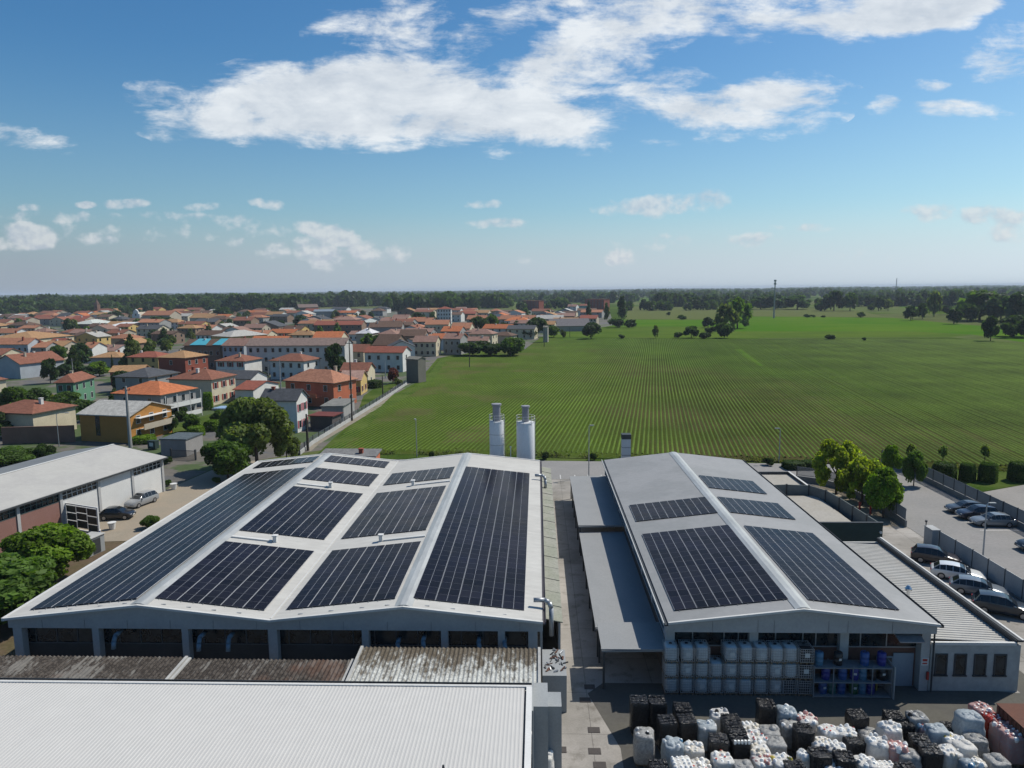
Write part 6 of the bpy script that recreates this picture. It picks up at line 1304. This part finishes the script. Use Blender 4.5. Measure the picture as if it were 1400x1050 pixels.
def trunk_mesh():
    b = MB(); b.cyl((0, 0, 0), (.02, 0, .45), .055, .04, 8); b.cyl((.02, 0, .45), (0, .02, .85), .04, .012, 8)
    for a, z, l in ((.3, .4, .42), (1.9, .46, .4), (3.4, .42, .45), (5.0, .5, .36), (2.6, .6, .3), (4.2, .62, .28)): b.cyl((0, 0, z), (math.cos(a)*l, math.sin(a)*l, z+.28), .026, .008, 6)
    return b.mesh('trunk', mm['bark'], True)
TR = trunk_mesh()
GC = {'dark': (.034, .060, .015), 'deep': (.026, .048, .014), 'mid': (.056, .098, .018), 'bright': (.085, .142, .012), 'lime': (.185, .225, .022), 'olive': (.078, .100, .030), 'sage': (.098, .128, .036), 'yellow': (.20, .19, .02), 'blue': (.034, .060, .026), 'red': (.12, .035, .03)}
tv = [0]
def tree_w(lab, x, y, R, H, shape='round', col='mid', cb=None, name='tree', cat='tree', group=None, lod=None):
    t = thing(name, lab, cat, (x, y, 0), rnd.uniform(0, 6.28), group); dd = math.hypot(x, y); tv[0] += 1
    lod = lod or ('hi' if dd < 150 else 'mid' if dd < 480 else 'lo'); cb = (.13 if shape in ('round', 'loose') else .03)*H if cb is None else cb
    if shape in ('bush', 'hedge'): cb = 0
    if shape not in ('bush', 'hedge'): obj('trunk', TR, t, scale=(R*.9 if shape not in ('tall', 'conifer') else R*1.1, R*.9, H*.86))
    c = GC[col]; f = rnd.uniform(.88, 1.14); obj('crown', crown(shape, lod, tv[0] % 3), t, loc=(0, 0, cb), scale=(R, R*rnd.uniform(.9, 1.05), H-cb), color=[v*f for v in c])
    return t
def tree(px, by, w, ty, shape, col, lab, **kw):
    p = at(px, by); k = dist(p)/F; H = max(.6, zat(px, ty, p.y+.01)); w *= 1.2 if p.y > 300 and shape not in ('tall', 'conifer') else 1.0; return tree_w(lab, p.x, p.y, w/2*k, H, shape, col, **kw)
TREES = [
 (352, 640, 104, 541, 'round', 'sage', 'large olive tree with airy crown behind the twin hall'), (312, 655, 78, 600, 'round', 'mid', 'fresh green round tree in front of the large olive tree'), (392, 632, 40, 585, 'round', 'sage', 'small olive tree right of the large one'),
 (66, 795, 118, 717, 'round', 'bright', 'bright green leafy tree beside the long solar array'), (2, 850, 170, 764, 'round', 'mid', 'lower green tree at the left edge before the bright one'), (122, 760, 24, 738, 'bush', 'mid', 'shrub by the grey kiosk'),
 (1143, 676, 66, 599, 'loose', 'lime', 'yellow green airy tree, left one of two by the panel wall'), (1178, 690, 70, 623, 'loose', 'lime', 'yellow green airy tree between the other lime tree and the dark one'), (1207, 708, 56, 637, 'round', 'bright', 'dense green round tree by the railing'),
 (1219, 652, 27, 607, 'round', 'bright', 'small upright green tree behind the car park entrance'), (1249, 664, 32, 616, 'round', 'mid', 'dense dark tree inside the car park'), (1245, 642, 9, 606, 'loose', 'sage', 'thin sapling at the field edge above the car park'), (1288, 642, 8, 608, 'loose', 'sage', 'spindly sapling behind the clipped bushes, left one'), (1345, 642, 9, 607, 'loose', 'sage', 'spindly sapling behind the clipped bushes, right one'),
 (1290, 655, 33, 631, 'hedge', 'dark', 'wide clipped dark bush, leftmost behind the railing'), (1322, 657, 19, 632, 'hedge', 'dark', 'narrow clipped dark bush behind the railing'), (1350, 658, 24, 631, 'hedge', 'dark', 'round clipped dark bush behind the railing'), (1393, 657, 25, 630, 'hedge', 'dark', 'clipped dark bush at the right edge'),
 (1085, 640, 30, 630, 'hedge', 'dark', 'long low clipped hedge behind the grey hall'), (1108, 640, 26, 629, 'hedge', 'dark', 'low clipped hedge left of the lime trees'), (746, 628, 14, 618, 'bush', 'deep', 'dark bush at the ditch right of the silos'), (812, 629, 11, 619, 'bush', 'deep', 'dark bush at the ditch by the slim lamp'), (590, 627, 9, 617, 'bush', 'deep', 'dark bush at the ditch behind the twin hall ridge'), (1050, 636, 16, 625, 'bush', 'deep', 'dark bush at the ditch behind the grey hall'),
 (230, 664, 12, 655, 'bush', 'mid', 'bushy plant in the white planter'), (205, 722, 30, 705, 'bush', 'mid', 'shrub at the edge of the long solar roof'), (229, 634, 16, 623, 'bush', 'dark', 'small shrub left of the black gate'), (297, 660, 14, 652, 'bush', 'mid', 'small shrub near the driveway tree shadow'),
 (25, 634, 70, 612, 'bush', 'mid', 'green hedge behind the slate warehouse roof'), (62, 630, 30, 606, 'bush', 'dark', 'dark shrub left of the warehouse chimney'), (-4, 640, 50, 618, 'bush', 'mid', 'green shrub mass at the left edge behind the warehouse'),
 (22, 575, 46, 527, 'round', 'mid', 'green tree below the cream house at the left edge'), (52, 566, 46, 530, 'round', 'dark', 'dark green tree left of the yellow bush'), (63, 562, 26, 534, 'bush', 'yellow', 'yellow bush before the green house'), (85, 584, 60, 543, 'round', 'dark', 'broad dark tree left of the ochre house'), (112, 572, 40, 546, 'round', 'dark', 'dark tree touching the ochre house roof'),
 (120, 548, 9, 526, 'conifer', 'deep', 'dark cypress in front of the green house'), (157, 547, 18, 530, 'conifer', 'mid', 'small conifer before the orange red roof'), (166, 535, 32, 506, 'round', 'deep', 'dark bushy tree left of the slate roofed house'),
 (38, 590, 40, 556, 'round', 'mid', 'green tree above the brick boundary wall'), (-6, 600, 50, 560, 'round', 'dark', 'dark tree at the left edge beside the red roof with panels'), (92, 560, 44, 535, 'round', 'mid', 'green tree between the yellow bush and the cypress'), (135, 575, 36, 548, 'round', 'dark', 'dark garden tree behind the ochre house left end'), (245, 575, 30, 556, 'bush', 'dark', 'dark garden shrubs under the white balconies'), (300, 575, 26, 560, 'bush', 'mid', 'garden shrubs beside the pool'), (335, 600, 46, 570, 'round', 'dark', 'dark tree at the left foot of the large olive tree'), (69, 524, 26, 489, 'round', 'deep', 'dark tree behind the cream left edge house'), (89, 518, 22, 497, 'round', 'blue', 'blue green tree next to the dark tree pair'), (102, 512, 30, 471, 'conifer', 'dark', 'tall dark conifer above the red brown roof'), (136, 514, 30, 493, 'round', 'bright', 'bright green round tree left of the cypress'), (154, 506, 5, 484, 'conifer', 'deep', 'slim dark cypress beside the low orange roof'), (122, 516, 24, 500, 'round', 'blue', 'blue grey shrub tree left of the bright one'),
 (181, 507, 32, 455, 'conifer', 'olive', 'big old brown green conifer in the middle left of town'), (203, 503, 20, 472, 'round', 'dark', 'dark green tree right of the old conifer'), (170, 505, 14, 490, 'round', 'mid', 'small tree at the foot of the old conifer'),
 (459, 514, 30, 468, 'round', 'deep', 'dark dense tree before the long white block'), (502, 480, 18, 460, 'round', 'bright', 'bright green tree behind the white red roofed house'), (489, 514, 18, 497, 'round', 'dark', 'dark tree beside the long white block gable'), (476, 545, 24, 528, 'bush', 'mid', 'green shrubs beside the yellow house'), (512, 530, 20, 519, 'hedge', 'dark', 'dark clipped hedge behind the lawn'), (537, 524, 18, 502, 'round', 'red', 'dark reddish tree left of the grey brick cabin'),
 (545, 530, 14, 516, 'bush', 'olive', 'olive shrub at the end of the field path'), (412, 520, 18, 508, 'bush', 'red', 'dark red shrub beside the white hip roofed house'), (360, 522, 22, 508, 'bush', 'dark', 'dark shrub left of the white hip roofed house'), (285, 560, 14, 535, 'hedge', 'bright', 'clipped green hedge below the cream house'), (262, 590, 26, 565, 'round', 'mid', 'garden tree below the white balconies'), (236, 592, 20, 568, 'round', 'dark', 'dark garden tree left of the white balconies'),
 (196, 605, 34, 595, 'hedge', 'bright', 'clipped hedge at the foot of the ochre house'), (268, 596, 22, 582, 'hedge', 'bright', 'bright clipped hedge, left half, before the pool'), (292, 588, 24, 574, 'hedge', 'bright', 'bright clipped hedge, right half, before the pool'),
 (306, 436, 26, 420, 'round', 'deep', 'dark round tree among the back rows'), (411, 447, 20, 430, 'round', 'deep', 'dark round tree in the middle of the red roofs'), (572, 445, 20, 426, 'round', 'deep', 'dark tree left of the orange roofed cream house'), (562, 452, 22, 443, 'round', 'mid', 'green tree before the grey house with openings'), (592, 456, 24, 445, 'round', 'dark', 'dark tree below the orange roofed cream house'), (30, 452, 27, 440, 'round', 'deep', 'dark broad tree at the left among red roofs'), (158, 440, 20, 424, 'round', 'deep', 'dark tree right of the church'), (142, 440, 16, 428, 'round', 'mid', 'green tree below the church'),
 (214, 444, 30, 432, 'bush', 'dark', 'dark hedge of trees before the long orange hall'), (236, 444, 24, 433, 'bush', 'dark', 'dark hedge trees at the end of the long orange hall'),
 (655, 458, 24, 432, 'round', 'deep', 'dark tree left in the cluster by the orange long house'), (672, 455, 20, 430, 'round', 'mid', 'mid green tree in the cluster by the orange long house'), (689, 455, 14, 440, 'round', 'deep', 'dark small tree between the low roofs'), (708, 454, 16, 438, 'round', 'deep', 'dark tree before the white pink roofed house'), (733, 461, 30, 433, 'round', 'dark', 'dark dense tree by the pale transformer tower'), (722, 463, 26, 448, 'bush', 'deep', 'dark bush mass left of the transformer tower'), (757, 461, 16, 445, 'round', 'mid', 'green tree right of the transformer tower'),
 (640, 486, 36, 467, 'bush', 'dark', 'dark hedge bush at the field edge, left one'), (668, 486, 38, 465, 'bush', 'deep', 'dark hedge bush at the field edge, middle one'), (700, 486, 36, 460, 'bush', 'mid', 'green tree at the right end of the field edge hedge'),
 (808, 463, 25, 440, 'round', 'dark', 'round dark tree in front of the long barn'), (770, 462, 8, 450, 'bush', 'olive', 'small bush on the meadow edge'), (805, 437, 9, 410, 'tall', 'deep', 'dark poplar left of the other poplars'), (829, 437, 10, 413, 'tall', 'dark', 'smaller poplar between the two dark ones'), (850, 437, 17, 404, 'tall', 'deep', 'broadest dark poplar near the field'), (842, 448, 22, 434, 'bush', 'dark', 'dark bush under the poplars, left one'), (862, 448, 20, 436, 'bush', 'dark', 'dark bush under the poplars, right one'), (850, 463, 9, 457, 'bush', 'deep', 'small bush on the ditch left of the others'),
 (896, 463, 8, 444, 'loose', 'olive', 'thin bush like tree on the far field ditch'), (928, 462, 14, 454, 'bush', 'deep', 'ditch bush, first of three'), (945, 462, 20, 445, 'round', 'dark', 'small dark tree on the ditch'), (963, 463, 18, 454, 'bush', 'deep', 'ditch bush before the tree group'), (968, 448, 16, 433, 'round', 'deep', 'round dark tree left of the tall pair'), (992, 452, 30, 413, 'loose', 'olive', 'tall grey green tree, left of the tall pair'), (1008, 449, 36, 405, 'loose', 'mid', 'tallest tree of the pair on the far field'), (992, 462, 26, 440, 'bush', 'dark', 'dark bushes at the foot of the tall pair'), (972, 455, 16, 446, 'bush', 'dark', 'low bush between dark tree and ditch'),
 (901, 424, 7, 418, 'bush', 'dark', 'field bush, first of a diagonal line'), (915, 431, 8, 426, 'bush', 'dark', 'field bush, second of a diagonal line'), (932, 437, 11, 430, 'bush', 'dark', 'field bush, third of a diagonal line'), (1135, 464, 16, 457, 'bush', 'dark', 'wide low bush on the right field ditch'), (1181, 466, 6, 461, 'bush', 'deep', 'small dark bush right of the wide low one'), (1103, 434, 8, 429, 'bush', 'deep', 'field bush right of the antenna mast, left of two'), (1111, 434, 7, 430, 'bush', 'deep', 'field bush right of the antenna mast, right of two'), (1126, 434, 8, 431, 'bush', 'dark', 'low field bush beyond the two small ones'), (1177, 434, 11, 426, 'round', 'dark', 'small tree at the back of the green field'),
 (1060, 423, 30, 401, 'round', 'blue', 'round hedge tree left of the antenna mast'), (1040, 423, 26, 404, 'round', 'dark', 'dark hedge tree further left of the mast'), (1090, 423, 36, 403, 'round', 'blue', 'broad hedge tree right of the mast'), (1140, 425, 28, 396, 'round', 'dark', 'tall hedge tree with flat top'), (1162, 425, 20, 399, 'loose', 'dark', 'leaning forked hedge tree'), (1120, 425, 20, 408, 'bush', 'dark', 'lower hedge bush between taller trees'),
 (1201, 425, 15, 404, 'round', 'blue', 'hedge tree in the gap, left one'), (1214, 425, 14, 408, 'loose', 'olive', 'hedge tree in the gap, right one'), (1190, 424, 12, 414, 'bush', 'dark', 'low hedge bush in the gap'), (1245, 438, 18, 417, 'round', 'deep', 'dark round tree at the lane end'), (1261, 436, 14, 413, 'round', 'dark', 'slim tree right of the dark round one'), (1277, 433, 18, 396, 'loose', 'olive', 'tall pale tree above the hedge line'), (1292, 430, 14, 416, 'bush', 'blue', 'bluish bush right of the tall pale tree'), (1301, 421, 14, 396, 'round', 'blue', 'distant rounded tree at the right'), (1309, 420, 20, 395, 'round', 'blue', 'distant paired tree at the right'), (1304, 443, 22, 421, 'round', 'deep', 'dark tree with visible trunk beside the hedge'),
 (1339, 438, 56, 395, 'round', 'mid', 'huge broad tree at the right'), (1322, 440, 26, 414, 'round', 'dark', 'dark tree below the huge broad one'), (1368, 440, 40, 402, 'round', 'blue', 'big bluish tree right of the huge one'), (1392, 442, 34, 398, 'round', 'blue', 'big tree at the right edge'), (1354, 466, 20, 431, 'round', 'deep', 'lone dark tree standing in the green field'), (1386, 460, 36, 430, 'round', 'deep', 'dark tree mass right of the lone tree'), (1378, 462, 22, 440, 'bush', 'dark', 'dark bushes behind the lone tree'), (1403, 462, 24, 434, 'round', 'deep', 'dark tree cut by the right edge')]
for e in TREES:
    px, by, w, ty, sh, c, lab = e
    kw = dict(lod='lo', cb=2.0) if 'sapling' in lab else {}
    tree(px, by, w*(1.7 if kw else 1), ty, sh, c, lab, **kw, name='bush' if sh == 'bush' else 'hedge' if sh == 'hedge' else 'tree', cat={'bush': 'bush', 'hedge': 'hedge'}.get(sh, 'tree'))
# garden and street trees between the houses
def town_trees():
    r = random.Random(5); n = 0
    while n < 175:
        y = r.uniform(235, 900)**1.0; x = r.uniform(-.78*y, .08*y)
        if x > -40+max(0, (y-330))*.2: continue
        if any((x-a)**2+(y-b)**2 < (c*.8+1.5)**2 for a, b, c in HOUSES): continue
        R = r.uniform(1.8, 4.4); c = r.choice(('dark', 'mid', 'mid', 'deep', 'olive', 'blue')); s = r.choice(('round', 'round', 'round', 'conifer', 'bush'))
        w = 'near streets' if y < 360 else 'middle streets' if y < 520 else 'back streets'
        k = 'at the left of town' if x/y < -.5 else 'left of the long white block' if x/y < -.36 else 'behind the long white block' if x/y < -.2 else 'in the right part of town'
        tree_w(f'{ {"dark":"dark green","mid":"mid green","deep":"very dark","olive":"olive","blue":"bluish green"}[c]} {"cone shaped tree" if s == "conifer" else "low bush" if s == "bush" else "round tree"} between houses, {w}, {k}', x, y, R, R*r.uniform(1.7, 2.4) if s != 'bush' else R*1.1, s, c, group='small trees between the houses', name='bush' if s == 'bush' else 'tree', cat='bush' if s == 'bush' else 'tree', lod='lo' if y > 330 else 'mid'); n += 1
town_trees()
# far woods: masses nobody could count
def wood(name, trees, mat, n=260, leaf=.26, seed=1):
    base_ = [crown_arrays(seed*31+i, n, leaf, s) for i, s in enumerate(('round', 'round', 'loose', 'round'))]
    g = np.random.default_rng(seed); Vs = []; Ts = []; cnt = 0
    for (x, y, R, H) in trees:
        V, Q, t = base_[g.integers(4)]; a = g.uniform(0, 6.28); c, s = math.cos(a), math.sin(a)
        X = V[:, 0]*R; Y = V[:, 1]*R
        Vs.append(np.c_[X*c-Y*s+x, X*s+Y*c+y, V[:, 2]*H]); Ts.append((t*.55+g.uniform(-.05, .6)).clip(0, 1)); cnt += len(V)
    V = np.vstack(Vs); Q = np.arange(len(V)).reshape(-1, 4)
    return kind(obj(name, rawmesh(name, V, Q, mat, np.concatenate(Ts))), 'stuff')
g = np.random.default_rng(11)
def row(px0, px1, D, spread, step, H0, H1, keep=1.0):
    out = []; px = px0
    while px < px1:
        d = ray(px, 400); y = D+g.uniform(-spread, spread); x = d.x/d.y*y
        f_ = .5+.5*math.sin(px*.021+D*.7)*math.sin(px*.0083+D*1.9); 
        if g.random() < keep-(.25 if keep < 1 else 0)*(f_ < .4): H = g.uniform(H0, H1)*(.78+.32*f_); H *= 1.1; out.append((x, y, H*g.uniform(.42, .68), H))
        px += step*g.uniform(.6, 1.4)
    return out
wood('wood', row(-60, 330, 980, 25, 5, 12, 22)+row(-60, 340, 1060, 40, 4.5, 18, 25)+row(-60, 420, 1180, 50, 4.5, 20, 27)+row(-60, 200, 890, 25, 8, 9, 16), mm['leaf_far'], seed=2)
wood('wood', row(320, 420, 1020, 40, 4.5, 16, 25)+row(340, 520, 1330, 70, 4, 19, 26), mm['leaf_far'], seed=3)
wood('wood', row(530, 650, 1010, 30, 4.5, 18, 25)+row(530, 700, 1120, 60, 4.5, 19, 27)+row(640, 780, 1010, 40, 8, 11, 17, .8), mm['leaf_far'], seed=4)
wood('wood', row(860, 1030, 930, 20, 9, 11, 18, .7)+row(900, 1010, 1120, 40, 6, 14, 21)+row(1030, 1200, 1000, 30, 9, 11, 18, .8), mm['leaf_far'], seed=5)
wood('wood', row(1190, 1460, 1050, 60, 8, 13, 21, .75)+row(1320, 1460, 700, 40, 12, 13, 19, .8), mm['leaf_far'], seed=6)
far = []
for D, st, h0, h1, kp in ((1500, 6, 14, 22, .62), (1800, 5, 14, 23, .7), (2200, 4.5, 15, 23, .72), (2700, 4, 15, 24, .8), (3400, 3.5, 16, 24, .85), (4300, 3.2, 17, 25, .9), (5600, 3, 18, 26, .95), (7400, 3, 20, 28, .97), (9800, 3, 22, 29, 1)): far += row(-60, 1460, D, D*.06, st, h0, h1, kp)
wood('far_wood', far, mm['leaf_far'], n=90, leaf=.42, seed=7)
# weeds along the ditch between verge and field
def weeds():
    g = np.random.default_rng(9); N = 9000; x = g.uniform(-38, 112, N); yb = np.interp(x, [-38, -4, 37, 55, 76, 112], [121.3, 119.5, 115.0, 112.3, 107.9, 101])
    k = (mnp := np.sin(x*.9)+np.sin(x*.37+1)+g.normal(0, .8, N)) > .1
    x = x[k]; yb = yb[k]; n = len(x); P = np.c_[x, yb+g.normal(0, .45, n), np.abs(g.normal(0, .28, n))+.05]
    u = g.normal(size=(n, 3))*.16; v = g.normal(size=(n, 3))*.10; v[:, 2] = np.abs(v[:, 2])*1.6
    V = np.stack([P-u, P+v*.5-u*.2, P+u, P-v*.5+u*.2], 1).reshape(-1, 3); V[:, 2] = V[:, 2].clip(-.02)
    kind(obj('undergrowth', rawmesh('undergrowth', V, np.arange(4*n).reshape(n, 4), mm['leaf_weeds'], g.uniform(0, 1, n))), 'stuff')
weeds()
# air
def haze():
    m = bpy.data.materials.new('haze'); m.use_nodes = True; q = NT(m.node_tree); out = q.add('ShaderNodeOutputMaterial'); v = q.add('ShaderNodeVolumePrincipled')
    v.inputs['Color'].default_value = (.72, .82, .95, 1); v.inputs['Density'].default_value = HAZE_D; v.inputs['Anisotropy'].default_value = 0.0
    q.link(v.outputs[0], out.inputs['Volume'])
    b = MB(); b.box(-17000, 17000, -17000, 17000, -1.1, 50); kind(b.build('haze', m), 'stuff')
HAZE_D = .000095
haze()
